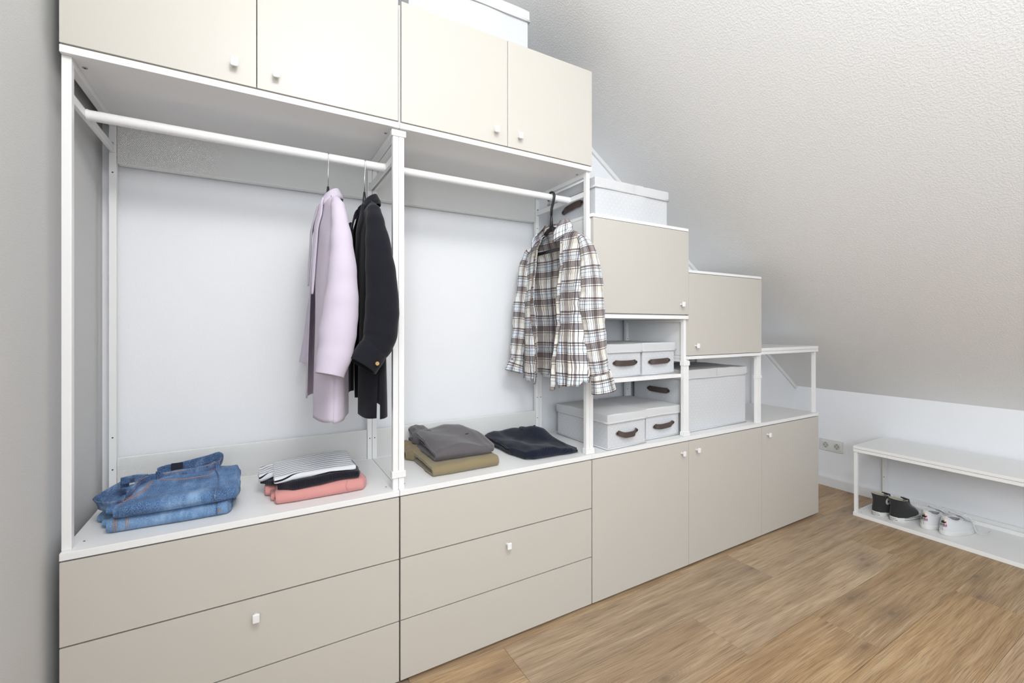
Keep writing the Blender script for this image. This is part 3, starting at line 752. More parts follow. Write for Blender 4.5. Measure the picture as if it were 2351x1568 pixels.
# ---- plaid shirt
M_btn = plain('brown_button', (.26, .15, .085), .35)
M_tag = plain('navy_neck_label', (.015, .018, .03), .7)
M_tagtext = plain('pale_label_text', (.55, .58, .75), .6)
def shirt():
    xc, yc = 1.497, .125
    def hw(z): return .205 + .012 * smooth01((1.5 - z) / .5)
    def ridge(a):
        A = abs(a)
        return 1.566 - .004 * A if A < .3 else 1.565 - .072 * ((A - .3) / .7) ** 1.25
    def hem(side, a):
        A = abs(a); z = .905 + .022 * A ** 2 + .006 * math.sin(a * 23 + side) + .004 * math.sin(a * 51)
        return z + (.012 if side > 0 else 0)
    def thick(z): return .040 + .022 * smooth01((1.5 - z) / .45)
    def fold(side, a, s, y, z):
        k = smooth01(s * 1.6)
        return k * (.0075 * math.sin(y * 62 + side * 1.3 + z * 3) + .0055 * math.sin(y * 117 + z * 5 + side)) * (.5 + .7 * s) + .010 * nz3((y, z * .6, side), 11, 2) * smooth01(s * 4) + .004 * nz3((y, z, side), 38, 3) * smooth01(s * 8)
    ae_n = lambda s: -.30 - .16 * smooth01(s / .14) + .11 * smooth01((s - .5) / .5)
    ae_f = lambda s: .29 + .10 * smooth01(s / .2) - .17 * smooth01((s - .35) / .6)
    t, P = garment('plaid_shirt', M_plaid, 'cream and brown plaid flannel shirt hanging open on the right rod', 'shirt', xc, yc, hw, ridge, .905, thick, ae_n, ae_f, fold, .3, hem, thin=.0014)
    # sleeves
    sleeve(t, M_plaid, [(1.494, -.040, 1.508, .010), (1.500, -.070, 1.478, .022), (1.512, -.086, 1.41, .036), (1.521, -.092, 1.30, .047), (1.524, -.090, 1.22, .051), (1.533, -.092, 1.13, .046), (1.545, -.095, 1.05, .042), (1.556, -.098, .985, .040), (1.560, -.100, .962, .041)], seed=4, amp=.0075, ell=.8, uoff=.02)
    sleeve(t, M_plaid, [(1.497, .290, 1.508, .010), (1.493, .320, 1.478, .022), (1.484, .334, 1.40, .036), (1.474, .342, 1.25, .042), (1.458, .340, 1.12, .038), (1.445, .338, 1.03, .032), (1.440, .336, .99, .030)], seed=9, amp=.0075, ell=.8)
    sleeve(t, M_plaid, [(1.560, -.100, .966, .041), (1.563, -.101, .955, .044), (1.568, -.103, .925, .049), (1.573, -.104, .893, .053)], m=24, seed=14, amp=.003, ell=.72, name='cuff', cap=False, thin=.003, uoff=.05)
    sleeve(t, M_plaid, [(1.440, .336, .995, .030), (1.437, .336, .982, .034), (1.430, .336, .962, .042), (1.424, .335, .940, .048)], m=24, seed=16, amp=.004, ell=.7, name='cuff', cap=False, thin=.003)
    # placket strips along both front edges
    for sgn, ae, z1 in ((-1, ae_n, .885), (1, ae_f, .915)):
        def pl(i, j, sgn=sgn, ae=ae):
            s = j / 79; e = ae(s); a = e - sgn * 0 + sgn * (-.004 + .085 * i / 5)
            p = P(-1, a, s * (1.03 if sgn < 0 else 1.0)); p.x -= .0035 + .0012 * math.sin(j * .9); p.y += .001 * math.sin(j * 1.3)
            if s < .12: p.z -= (1 - s / .12) ** 2 * .02
            return p, (.0205 + i * .0011 if sgn < 0 else .30 + i * .0035, p.z * 1.0)
        mesh_obj('placket', [grid_mesh('p', 6, 80, pl)], M_plaid, t, solid=.002)
    # collar: stand and falling leaf
    def neck(u):
        """u -1 near front .. 1 far front ; around the back"""
        th = u * R(122); return Vector((xc + .004 + .045 * math.cos(th), yc + (.084 if u < 0 else .068) * math.sin(th), 0)), th
    def stand(i, j):
        u = -1 + 2 * i / 59; c, th = neck(u); h = j / 5
        zb = 1.562 - .022 * (abs(u) ** 3); k = 1 - .10 * h
        return Vector((xc + .006 + (c.x - xc - .006) * k, yc + (c.y - yc) * k, zb + .030 * h * (1 - .25 * u ** 4))), (u * .2 + .03, h * .03)
    def leaf(i, j):
        u = -1 + 2 * i / 59; c, th = neck(u); h = j / 11; k = .92 + .30 * smooth01(h * 1.6)
        zt = 1.598 - .016 * (abs(u) ** 3); dr = .042 + .058 * abs(u) ** 3
        fr = smooth01((abs(u) - .62) / .38)
        return Vector((xc + .006 + (c.x - xc - .006) * k - .040 * fr * smooth01(h * 1.5), yc + (c.y - yc) * k - .004 * u * fr * h, zt - dr * h + .003 * math.sin(math.pi * min(1, h * 3)) + .002 * math.sin(u * 17) * h)), (u * .2 + .05, h * .06 + .03)
    mesh_obj('collar', [grid_mesh('c', 60, 6, stand), grid_mesh('l', 60, 12, leaf)], M_plaid, t, solid=.0022)
    for a, s in ((-.34, .20), (-.43, .36), (-.42, .53), (-.39, .70)):
        pass
    for s in (.16, .30, .45, .60, .75, .88):
        p = P(-1, ae_f(s) + .05, s); button(t, (p.x - .007, p.y, p.z), .0048, M_btn)
    button(t, Vector((xc - .0625, yc - .079, 1.492)), .0038, M_btn)
    button(t, (1.402, .318, 1.0), .0045, M_btn)
    # woven neck label on the inside of the back
    bm = new_bm(); bx(bm, xc + .0335, xc + .0345, yc - .045, yc - .010, 1.498, 1.552, .0003); lb = obj('neck_label', bm, M_tag, t)
    bm = new_bm(); bx(bm, xc + .0330, xc + .0334, yc - .040, yc - .015, 1.5235, 1.525, 0); obj('label_line', bm, M_tagtext, lb)
    MM = Matrix.Translation((xc + .0330, yc - .0275, 1.531)) @ Matrix(((0, 0, -1, 0), (-1, 0, 0, 0), (0, 1, 0, 0), (0, 0, 0, 1)))
    text_obj('label_text', 'SMOG', .0105, M_tagtext, lb, MM)
shirt()

# ---- jackets
def jacket(x0, mat, label, sleeve_rows, fs, fb, hem_back, hem_front, name, seed, lean, turn_cuff=False):
    yc = .135
    def hw(z): return .185 + .010 * smooth01((1.45 - z) / .3)
    def ridge(a):
        A = abs(a); return 1.566 - .004 * A if A < .25 else 1.565 - .066 * ((A - .25) / .75) ** 1.3
    def hem(side, a):
        if side > 0: return hem_back + .006 * a
        if a < -.2: return hem_back + .004 * math.sin(a * 9)
        return hem_front + (.055 * max(0, 1 - abs(a - .05) / .42) ** 2) + .0 * a
    def thick(z): return fs + (fb - fs) * smooth01((1.5 - z) / .55)
    def fold(side, a, s, y, z):
        return smooth01(s * 1.5) * (.0030 * math.sin(y * 30 + side * 2 + seed) + .0022 * math.sin(y * 57 + z * 4)) + .007 * nz3((y, z * .5, side), 6, seed) * smooth01(s * 3)
    ae_n = lambda s: -.27 - .33 * smooth01(s / .9)
    ae_f = lambda s: .27 - .12 * smooth01(s / .5)
    t, P = garment(name, mat, label, 'jacket', x0, yc, hw, ridge, hem_back, thick, ae_n, ae_f, fold, .27, hem, xshift=lambda z: lean * (1.5 - z), thin=.0024, seed=seed)
    sleeve(t, mat, sleeve_rows, seed=seed, amp=.0042, ell=.95, wr=11, thin=.0026, zs=.28)
    far = [(r[0] - .012, .27 + .135 - r[1] - .115 if False else .335 + (-.06 - r[1]) * .3, r[2], r[3] * .8) for r in sleeve_rows]
    sleeve(t, mat, far, seed=seed + 5, amp=.004, ell=.8, wr=11, thin=.0026)
    # collar roll and lapels
    def neck(u):
        th = u * R(128); return Vector((x0 + .002 + .034 * math.cos(th), yc + .056 * math.sin(th), 0))
    def col(i, j):
        u = -1 + 2 * i / 69; c = neck(u); h = j / 15; zt = 1.597 - .036 * abs(u) ** 2.2
        if h < .35: k = .86 + .05 * h / .35; z = zt - .036 * (1 - h / .35)
        else:
            q = (h - .35) / .65; k = .91 + .38 * smooth01(q * 1.25); z = zt - (.036 + .004 * abs(u) ** 3) * q + .003 * math.sin(math.pi * min(1, q * 2.2))
        return Vector((x0 + .004 + (c.x - x0 - .004) * k, yc + (c.y - yc) * k, z)), (u * .2, h * .1)
    mesh_obj('collar', [grid_mesh('c', 70, 16, col)], mat, t, solid=.003)
    for sgn, ae in ((-1, ae_n), (1, ae_f)):
        def lap(i, j, sgn=sgn, ae=ae):
            q = j / 39; s = .015 + .44 * q; w = (.32 * (1 - q) ** .8) * smooth01(.25 + q * 4)
            a = ae(s) + sgn * w * i / 7 - sgn * .005
            p = P(-1, a, s); p.x -= .006 + .005 * math.sin(math.pi * i / 7); return p, (p.y, p.z)
        mesh_obj('lapel', [grid_mesh('l', 8, 40, lap)], mat, t, solid=.0026)
    return t, P
lil, LP = jacket(.600, M_lilac, 'pale lilac blazer on the left rod, nearest the left wall',
    [(.604, .012, 1.536, .005), (.606, -.012, 1.519, .013), (.607, -.034, 1.498, .019), (.608, -.056, 1.455, .022), (.611, -.072, 1.39, .030), (.612, -.082, 1.30, .039), (.608, -.086, 1.21, .047), (.599, -.090, 1.13, .049), (.589, -.098, 1.07, .045), (.574, -.106, 1.012, .037)],
    .036, .055, .873, .905, 'lilac_blazer', 3, -.012)
blk, BP = jacket(.722, M_blackw, 'black blazer with a turned-back cuff and gold button, beside the middle post',
    [(.716, .012, 1.536, .005), (.713, -.012, 1.519, .013), (.711, -.034, 1.498, .021), (.711, -.056, 1.455, .026), (.716, -.072, 1.39, .035), (.721, -.082, 1.30, .044), (.724, -.086, 1.21, .049), (.717, -.090, 1.13, .049), (.706, -.097, 1.095, .044), (.693, -.103, 1.070, .038)],
    .034, .050, .872, .905, 'black_blazer', 8, -.004)
# turned-back cuff of the black blazer (flattened, tilted band) with its gold button
sleeve(blk, M_blackw, [(.698, -.104, 1.086, .040), (.681, -.108, 1.062, .0425), (.661, -.112, 1.034, .0425)], m=24, n=40, seed=21, amp=.002, ell=.8, name='turned_cuff', cap=False, thin=.004)
button(blk, Vector((.6945, -.1475, 1.0425)), .0062, M_gold, .003, (.12, -1, 0), 'gold_button')

# ------------------------------------------------------------------ folded clothes
def c_fold(secs, t, n=70, seed=0, amp=.002, wr=18, uvs=1.0, tri=.5, disp=None, gap=True, vshift=0):
    """a folded cloth whose rounded fold faces the front (-y) and whose layers show at its left end.
    secs: (x, y_front, y_back, z_bottom, z_top_front, z_top_back)"""
    ks = 14; cols = []
    x0, x1 = secs[0][0], secs[-1][0]
    for i in range(n):
        x = x0 + (x1 - x0) * i / (n - 1); yf, yb, zb, zf, zk = interp(secs, x)
        H = zf - zb; r = max(.002, (H - t) / 2); sh = []
        # centre line: back top -> front -> round -> back bottom
        L = []
        for k in range(18):
            f = k / 17; y = yb + (yf + H * .5 - yb) * f; z = (zk - t / 2) + ((zf - t / 2) - (zk - t / 2)) * smooth01(f); L.append((y, z, 0, 1))
        for k in range(1, ks):
            a = math.pi / 2 + math.pi * k / ks; L.append((yf + H * .5 + (H * .5 - t / 2) * math.cos(a) , zb + H / 2 + r * math.sin(a), math.cos(a), math.sin(a)))
        for k in range(18):
            f = k / 17; L.append((yf + H * .5 + (yb - .01 - yf - H * .5) * f, zb + t / 2, 0, -1))
        m = len(L); outer, inner = [], []
        s = 0; prev = None
        for (y, z, ny, nz_) in L:
            if prev: s += math.hypot(y - prev[0], z - prev[1])
            prev = (y, z)
            w = 0
            flat_bottom = nz_ < -.3
            p = (x, y, z)
            if not flat_bottom: w = amp * nz3((p[0] * .7, p[1], p[2]), wr, seed) + amp * .5 * nz3(p, wr * 2.4, seed + 1)
            dz = disp(x, y) * max(0, nz_) if disp else 0
            dx = .004 * nz3((y, z, 0), 30, seed + 4) * (1 if i in (0, n - 1) else 0)
            edge = min(1, min(i, n - 1 - i) / 3 + .55)
            tt = t / 2 * edge
            outer.append(((x + dx, y + ny * (tt + w), z + nz_ * (tt + max(w, -tt * .8)) + dz), (x * uvs, s * uvs + vshift)))
            inner.append(((x + dx, y - ny * tt, z - nz_ * tt + dz * .85), (x * uvs, s * uvs + vshift)))
        cols.append(outer + inner[::-1])
    m = len(cols[0]); V = [c[0] for col in cols for c in col]; U = [c[1] for col in cols for c in col]; F = []
    for i in range(n - 1):
        for j in range(m): a, b = i * m + j, i * m + (j + 1) % m; F.append((a, b, b + m, a + m))
    h = m // 2
    for base in (0, (n - 1) * m):
        for j in range(h - 1):
            q = (base + j, base + m - 1 - j, base + m - 2 - j, base + j + 1); F.append(q if base else q[::-1])
    return V, U, F
def folded(name, mat, label, cat, pieces, loc):
    t = thing(name, label, cat, loc)
    return t
CT = .6170
from mathutils.bvhtree import BVHTree
def surf(o):
    M = world_of(o); return BVHTree.FromPolygons([M @ v.co for v in o.data.vertices], [tuple(p.vertices) for p in o.data.polygons])
def drop(b, x, y, up=.001, z0=1.5):
    h = b.ray_cast(Vector((x, y, z0)), Vector((0, 0, -1))); return Vector((x, y, (h[0].z if h[0] else .7) + up))
# jeans stack
t = thing('folded_jeans', 'lighter washed blue jeans folded flat, under the darker pair', 'jeans', (.2, .15, CT))
mesh_obj('body', [c_fold([(.070, .066, .27, CT, .652, .648), (.12, .062, .29, CT, .655, .655), (.25, .055, .29, CT, .656, .66), (.325, .056, .28, CT, .654, .655), (.338, .075, .25, CT, .640, .64)], .013, seed=1, amp=.0022),
                  c_fold([(.048, .112, .27, CT + .004, .640, .640), (.1, .09, .27, CT + .004, .645, .645), (.31, .085, .28, CT + .004, .645, .645)], .010, seed=2, amp=.003),
                  c_fold([(.028, .165, .27, CT + .001, .637, .637), (.1, .15, .27, CT + .001, .64, .64), (.345, .16, .28, CT + .001, .645, .645)], .009, seed=3, amp=.003)], M_denimL, t)
bm = new_bm()
for xx in (.0835, .0885, .1075, .1125): tube(bm, [(xx, .0655 - .0085 + .0165 * abs(k - 4) ** 2.2 / 21 if 0 else .062 + .012 * (abs(k - 4) / 4) ** 3, CT + .004 + .033 * k / 8) for k in range(9)], .0008, 5)
obj('seam_stitching', bm, M_stitch, t, smooth=True)
bm = new_bm(); tube(bm, [(.303, .0535 + .012 * (abs(k - 4) / 4) ** 3, CT + .003 + .034 * k / 8) for k in range(9)], .0016, 6)
obj('side_seam', bm, M_denimD, t, smooth=True)
bm = new_bm(); tube(bm, [(.309, .054, .630), (.309, .0535, .640)], .0016, 5); obj('bar_tack', bm, M_stitch, t)

t = thing('folded_jeans', 'darker blue jeans with open waistband, on top of the lighter pair', 'jeans', (.2, .15, .66))
def jd(x, y): return .010 * smooth01((y - .08) / .12) * smooth01((x - .06) / .1) + .006 * math.sin(x * 34 + 1) * smooth01((y - .1) / .1)
JB = mesh_obj('body', [c_fold([(.082, .060, .20, .655, .682, .692), (.11, .050, .215, .656, .690, .706), (.2, .044, .215, .657, .694, .704), (.30, .046, .22, .657, .694, .708), (.345, .060, .22, .657, .688, .700), (.356, .085, .20, .658, .678, .688)], .014, seed=6, amp=.0045, wr=14, disp=jd),
                  c_fold([(.034, .160, .200, .656, .666, .672), (.055, .128, .212, .656, .670, .682), (.085, .105, .222, .656, .674, .694), (.14, .10, .225, .656, .68, .698)], .009, seed=11, amp=.005, wr=30),
                  c_fold([(.060, .10, .21, .656, .676, .684), (.12, .07, .21, .656, .68, .688), (.33, .09, .23, .656, .685, .69)], .009, seed=7, amp=.004, wr=20)], M_denim, t)
def ribbon(pts, h, tilt=0, n=60, uo=0):
    c = spline(pts, n - 1); L = [0]
    for a, b in zip(c, c[1:]): L.append(L[-1] + (b - a).length)
    def f(i, j):
        p = c[i]; d = (c[min(i + 1, n - 1)] - c[max(i - 1, 0)]).normalized(); side = Vector((d.y, -d.x, 0))
        v = j / 5; return p + Vector((0, 0, 1)) * (h * v) + side * (tilt * v + .002 * math.sin(v * math.pi) + .0015 * math.sin(L[i] * 70)), (L[i] + uo, h * v + .3)
    return grid_mesh('r', n, 6, f)
wb = [(.098, .098, .688), (.106, .125, .694), (.112, .158, .698), (.132, .182, .702), (.18, .186, .702), (.235, .186, .705), (.280, .196, .709), (.300, .222, .716), (.290, .262, .722), (.262, .272, .712), (.215, .262, .706), (.17, .254, .703), (.148, .240, .700)]
mesh_obj('waistband', [ribbon(wb, .026, .006, 110)], M_denimD, t, solid=.0035)
# the fly end of the waist, turned out to the left
mesh_obj('fly_facing', [ribbon([(.098, .098, .668), (.062, .118, .662), (.030, .165, .662), (.050, .20, .672), (.085, .215, .690)], .026, -.010, 50), ribbon([(.128, .206, .702), (.100, .206, .704), (.070, .196, .704)], .020, 0, 20, .2),
                        ribbon([(.075, .190, .690), (.085, .165, .684), (.100, .14, .688)], .022, .01, 20, .4)], M_denimD, t, solid=.003)
bm = new_bm()
for off, zz in ((.0105, .0225), (.006, .004)):
    c = spline(wb, 110)
    pts = []
    for i in range(0, 78):
        d = (c[i + 1] - c[max(i - 1, 0)]).normalized(); pts.append(c[i] + Vector((d.y, -d.x, 0)) * off * .72 + Vector((0, 0, zz)))
    tube(bm, pts, .0007, 5)
jb = surf(JB)
def onj(pts, n=24, up=.0006): return [drop(jb, p.x, p.y, up) for p in spline([(a, b, 0) for a, b in pts], n)]
tube(bm, onj([(.155, .172), (.19, .156), (.225, .152), (.262, .160), (.288, .172)]), .0009, 5)
tube(bm, onj([(.139, .172), (.134, .14), (.120, .118), (.100, .104), (.088, .098)]), .0009, 5)
tube(bm, onj([(.145, .172), (.140, .136), (.124, .110), (.100, .096), (.088, .090)]), .0009, 5)
obj('stitching', bm, M_stitch, t, smooth=True)
bm = new_bm()
for xx, yy, a in ((.156, .1815, .1), (.296, .205, 1.1)): bx(bm, xx - .0055, xx + .0055, yy - .0085, yy - .0045, .700, .735, .001)
obj('belt_loop', bm, M_denimD, t)
bm = new_bm(); tube(bm, onj([(.292, .186), (.299, .158), (.303, .12), (.304, .09), (.302, .062), (.300, .052)], 30, .0004) + [Vector((.300, .043, .684)), Vector((.300, .042, .672))], .0019, 6); obj('side_seam', bm, M_denimD, t, smooth=True)
bm = new_bm(); bx(bm, .176, .204, .2465, .250, .709, .734, .0008); obj('waist_label', bm, M_tag, t)
bm = new_bm(); bmesh.ops.create_cone(bm, segments=16, radius1=.0055, radius2=.0045, depth=.003, cap_ends=True, matrix=Matrix.Translation((.094, .2035, .7145)) @ Matrix.Rotation(R(90), 4, 'X')); obj('jeans_button', bm, M_chrome, t)

# salmon, black rib and striped tops
t = thing('folded_sweatshirt', 'salmon pink sweatshirt folded flat at the bottom of the short stack', 'sweatshirt', (.57, .15, CT))
mesh_obj('body', [c_fold([(.447, .060, .235, CT, .652, .652), (.50, .054, .24, CT, .655, .657), (.62, .052, .24, CT, .659, .660), (.695, .055, .23, CT, .657, .655), (.714, .080, .20, CT + .004, .645, .645)], .016, seed=31, amp=.0025, wr=10),
                  c_fold([(.436, .100, .25, CT + .001, .638, .645), (.5, .09, .25, CT, .642, .645), (.66, .09, .25, CT, .642, .645)], .011, seed=32, amp=.002),
                  c_fold([(.422, .150, .26, CT + .001, .648, .650), (.5, .13, .26, CT, .648, .65), (.705, .12, .26, CT, .648, .648)], .012, seed=33, amp=.002)], M_pink, t)
bm = new_bm(); tube(bm, [(.646 + .003 * math.sin(k), .0505 + .014 * (abs(k - 4) / 4) ** 3, CT + .004 + .036 * k / 8) for k in range(9)], .0008, 5); obj('side_seam', bm, M_pink, t, smooth=True)
t = thing('folded_ribbed_pullover', 'black ribbed pullover folded between the salmon sweatshirt and the striped shirt', 'pullover', (.57, .15, .658))
mesh_obj('body', [c_fold([(.455, .085, .22, .650, .672, .674), (.50, .058, .23, .650, .680, .680), (.56, .056, .23, .655, .682, .682), (.63, .060, .23, .660, .684, .684), (.683, .058, .20, .660, .682, .682), (.694, .080, .18, .662, .676, .676)], .011, seed=35, amp=.0028, wr=12),
                  c_fold([(.408, .17, .24, .654, .664, .666), (.45, .13, .23, .655, .668, .668), (.69, .1, .23, .662, .675, .675)], .006, seed=36, amp=.002)], M_blackrib, t)
t = thing('folded_striped_shirt', 'white shirt with thin black stripes folded on top of the short stack', 'shirt', (.57, .15, .682))
mesh_obj('body', [c_fold([(.445, .080, .235, .673, .692, .697), (.52, .078, .245, .678, .697, .702), (.60, .072, .245, .682, .700, .708), (.675, .066, .235, .683, .701, .708)], .0075, seed=38, amp=.0022, wr=12),
                  c_fold([(.405, .165, .245, .660, .682, .690), (.45, .15, .245, .674, .69, .697), (.66, .15, .25, .684, .70, .706)], .006, seed=39, amp=.0032, wr=30, vshift=.006)], M_stripe, t)

# khaki and grey sweatshirts
t = thing('folded_sweatshirt', 'khaki sweatshirt folded flat under the grey one', 'sweatshirt', (1.07, .2, CT))
mesh_obj('body', [c_fold([(.934, .060, .33, CT, .652, .655), (1.0, .056, .33, CT, .656, .658), (1.15, .057, .32, CT, .658, .66), (1.195, .060, .31, CT, .655, .655), (1.210, .090, .28, CT + .006, .642, .645)], .014, seed=41, amp=.0022, wr=10),
                  c_fold([(.938, .095, .34, CT + .010, .644, .650), (1.0, .09, .33, CT + .010, .646, .650), (1.15, .09, .32, CT + .010, .646, .65)], .006, seed=43, amp=.0015),
                  c_fold([(.912, .30, .40, CT, .650, .665), (.935, .27, .40, CT, .662, .672), (.97, .26, .39, CT, .664, .67), (1.1, .27, .37, CT, .66, .66)], .012, seed=42, amp=.006, wr=40)], M_khaki, t)
t = thing('folded_sweatshirt', 'charcoal grey sweatshirt folded on top of the khaki one', 'sweatshirt', (1.08, .2, .66))
def gd(x, y): return .012 * smooth01((y - .12) / .15) + .006 * math.sin(x * 30 + y * 14)
GB = mesh_obj('body', [c_fold([(.958, .100, .375, .658, .694, .700), (.985, .094, .385, .658, .702, .706), (1.08, .086, .385, .659, .706, .708), (1.16, .082, .37, .660, .700, .704), (1.19, .095, .35, .662, .690, .694), (1.215, .130, .28, .666, .680, .682)], .013, seed=45, amp=.005, wr=9, disp=gd),
                  c_fold([(.966, .135, .38, .662, .685, .69), (1.05, .12, .37, .662, .69, .69), (1.15, .12, .35, .662, .69, .69)], .008, seed=46, amp=.003),
                  c_fold([(.948, .33, .41, .672, .715, .722), (.965, .30, .41, .668, .724, .732), (1.0, .30, .40, .668, .722, .728), (1.05, .31, .39, .668, .70, .70)], .012, seed=47, amp=.008, wr=22)], M_greysw, t)
gb = surf(GB)
bm = new_bm()
for dx in (0, .004): tube(bm, [drop(gb, 1.085 + dx - .0007 * k, .315 - .004 * k, .0003) for k in range(9)], .0008, 5)
obj('collar_seam', bm, M_greysw, t, smooth=True)
bm = new_bm(); q = drop(gb, 1.138, .226); bx(bm, q.x - .009, q.x + .009, q.y - .003, q.y + .003, q.z - .0015, q.z + .0003, .0006)
bmesh.ops.rotate(bm, verts=bm.verts, cent=q, matrix=Matrix.Rotation(R(14), 3, 'Z')); obj('logo_patch', bm, M_tag, t)

# navy ribbed jumper: a loose folded heap
t = thing('folded_jumper', 'navy ribbed jumper loosely folded, right of the grey sweatshirt', 'jumper', (1.44, .2, CT))
def nd(x, y):
    return .034 * math.exp(-(((x - 1.50) / .075) ** 2 + ((y - .27) / .085) ** 2)) + .016 * math.exp(-(((x - 1.33) / .03) ** 2 + ((y - .36) / .05) ** 2)) - .004 * math.exp(-(((x - 1.40) / .03) ** 2)) + .004 * math.sin(x * 40 + y * 22) - .010 * smooth01((x - 1.50) / .08) * smooth01((.16 - y) / .1)
NB = mesh_obj('body', [c_fold([(1.298, .150, .39, CT + .006, .652, .650), (1.325, .062, .40, CT + .004, .655, .652), (1.36, .050, .40, CT, .656, .656), (1.45, .048, .38, CT, .653, .664), (1.53, .046, .34, CT, .643, .66), (1.565, .052, .26, CT, .634, .640), (1.580, .075, .16, CT + .003, .626, .628)], .013, n=110, seed=51, amp=.0055, wr=12, disp=nd),
                  c_fold([(1.306, .19, .40, CT + .001, .640, .64), (1.34, .12, .40, CT + .001, .642, .64), (1.5, .10, .36, CT + .001, .64, .64)], .009, seed=52, amp=.004)], M_navy, t)
nb = surf(NB); bm = new_bm(); tube(bm, [drop(nb, p.x, p.y, .001) for p in spline([(1.440, .290, 0), (1.447, .322, 0), (1.468, .338, 0), (1.495, .335, 0), (1.508, .312, 0), (1.503, .288, 0)], 30)], .0045, 8, ell=(1, 1.3)); obj('collar_edge', bm, M_navy, t, smooth=True)

# ------------------------------------------------------------------ shoes
def superloop(z, xb, xf, w, n=44, pw_=2.5, skew=0.0, tilt=0.0, zoff=0.0):
    cx, a = (xb + xf) / 2, (xf - xb) / 2; out = []
    for k in range(n):
        th = 2 * math.pi * k / n; c, s = math.cos(th), math.sin(th)
        x = cx + a * math.copysign(abs(c) ** (2 / pw_), c); f = (x - xb) / max(1e-6, xf - xb)
        wy = w * (1 + .13 * math.sin(math.pi * min(1, f * 1.15)) - .13)
        y = wy * math.copysign(abs(s) ** (2 / pw_), s) + skew * math.sin(math.pi * f)
        out.append(Vector((x, y, z + zoff + tilt * f)))
    return out
def loops_mesh(loops, close_first=False, close_last=False):
    bm = new_bm(); rs = [[bm.verts.new(p) for p in L] for L in loops]; n = len(rs[0])
    for A, B in zip(rs, rs[1:]):
        for k in range(n): bm.faces.new((A[k], A[(k + 1) % n], B[(k + 1) % n], B[k]))
    if close_first: bm.faces.new(rs[0][::-1])
    if close_last: bm.faces.new(rs[-1])
    return bm
def heel_map(me, z0, xb, xf, w, pw_=2.5, off=.0012):
    cx, a = (xb + xf) / 2, (xf - xb) / 2
    for v in me.vertices:
        y = -v.co.x; yy = min(.999, abs(y) / (w * .87)); x = cx - a * (1 - yy ** pw_) ** (1 / pw_)
        v.co = Vector((x - off - v.co.z, y, z0 + v.co.y))
def heel_text(name, body, size, mat, parent, z0, xb, xf, w, off=.0012):
    o = text_obj(name, body, size, mat, parent, Matrix.Identity(4))
    o.parent = None; me = o.data; me.transform(world_of(parent) if parent else Matrix.Identity(4)); heel_map(me, z0, xb, xf, w, off=off); o.parent = parent; return o
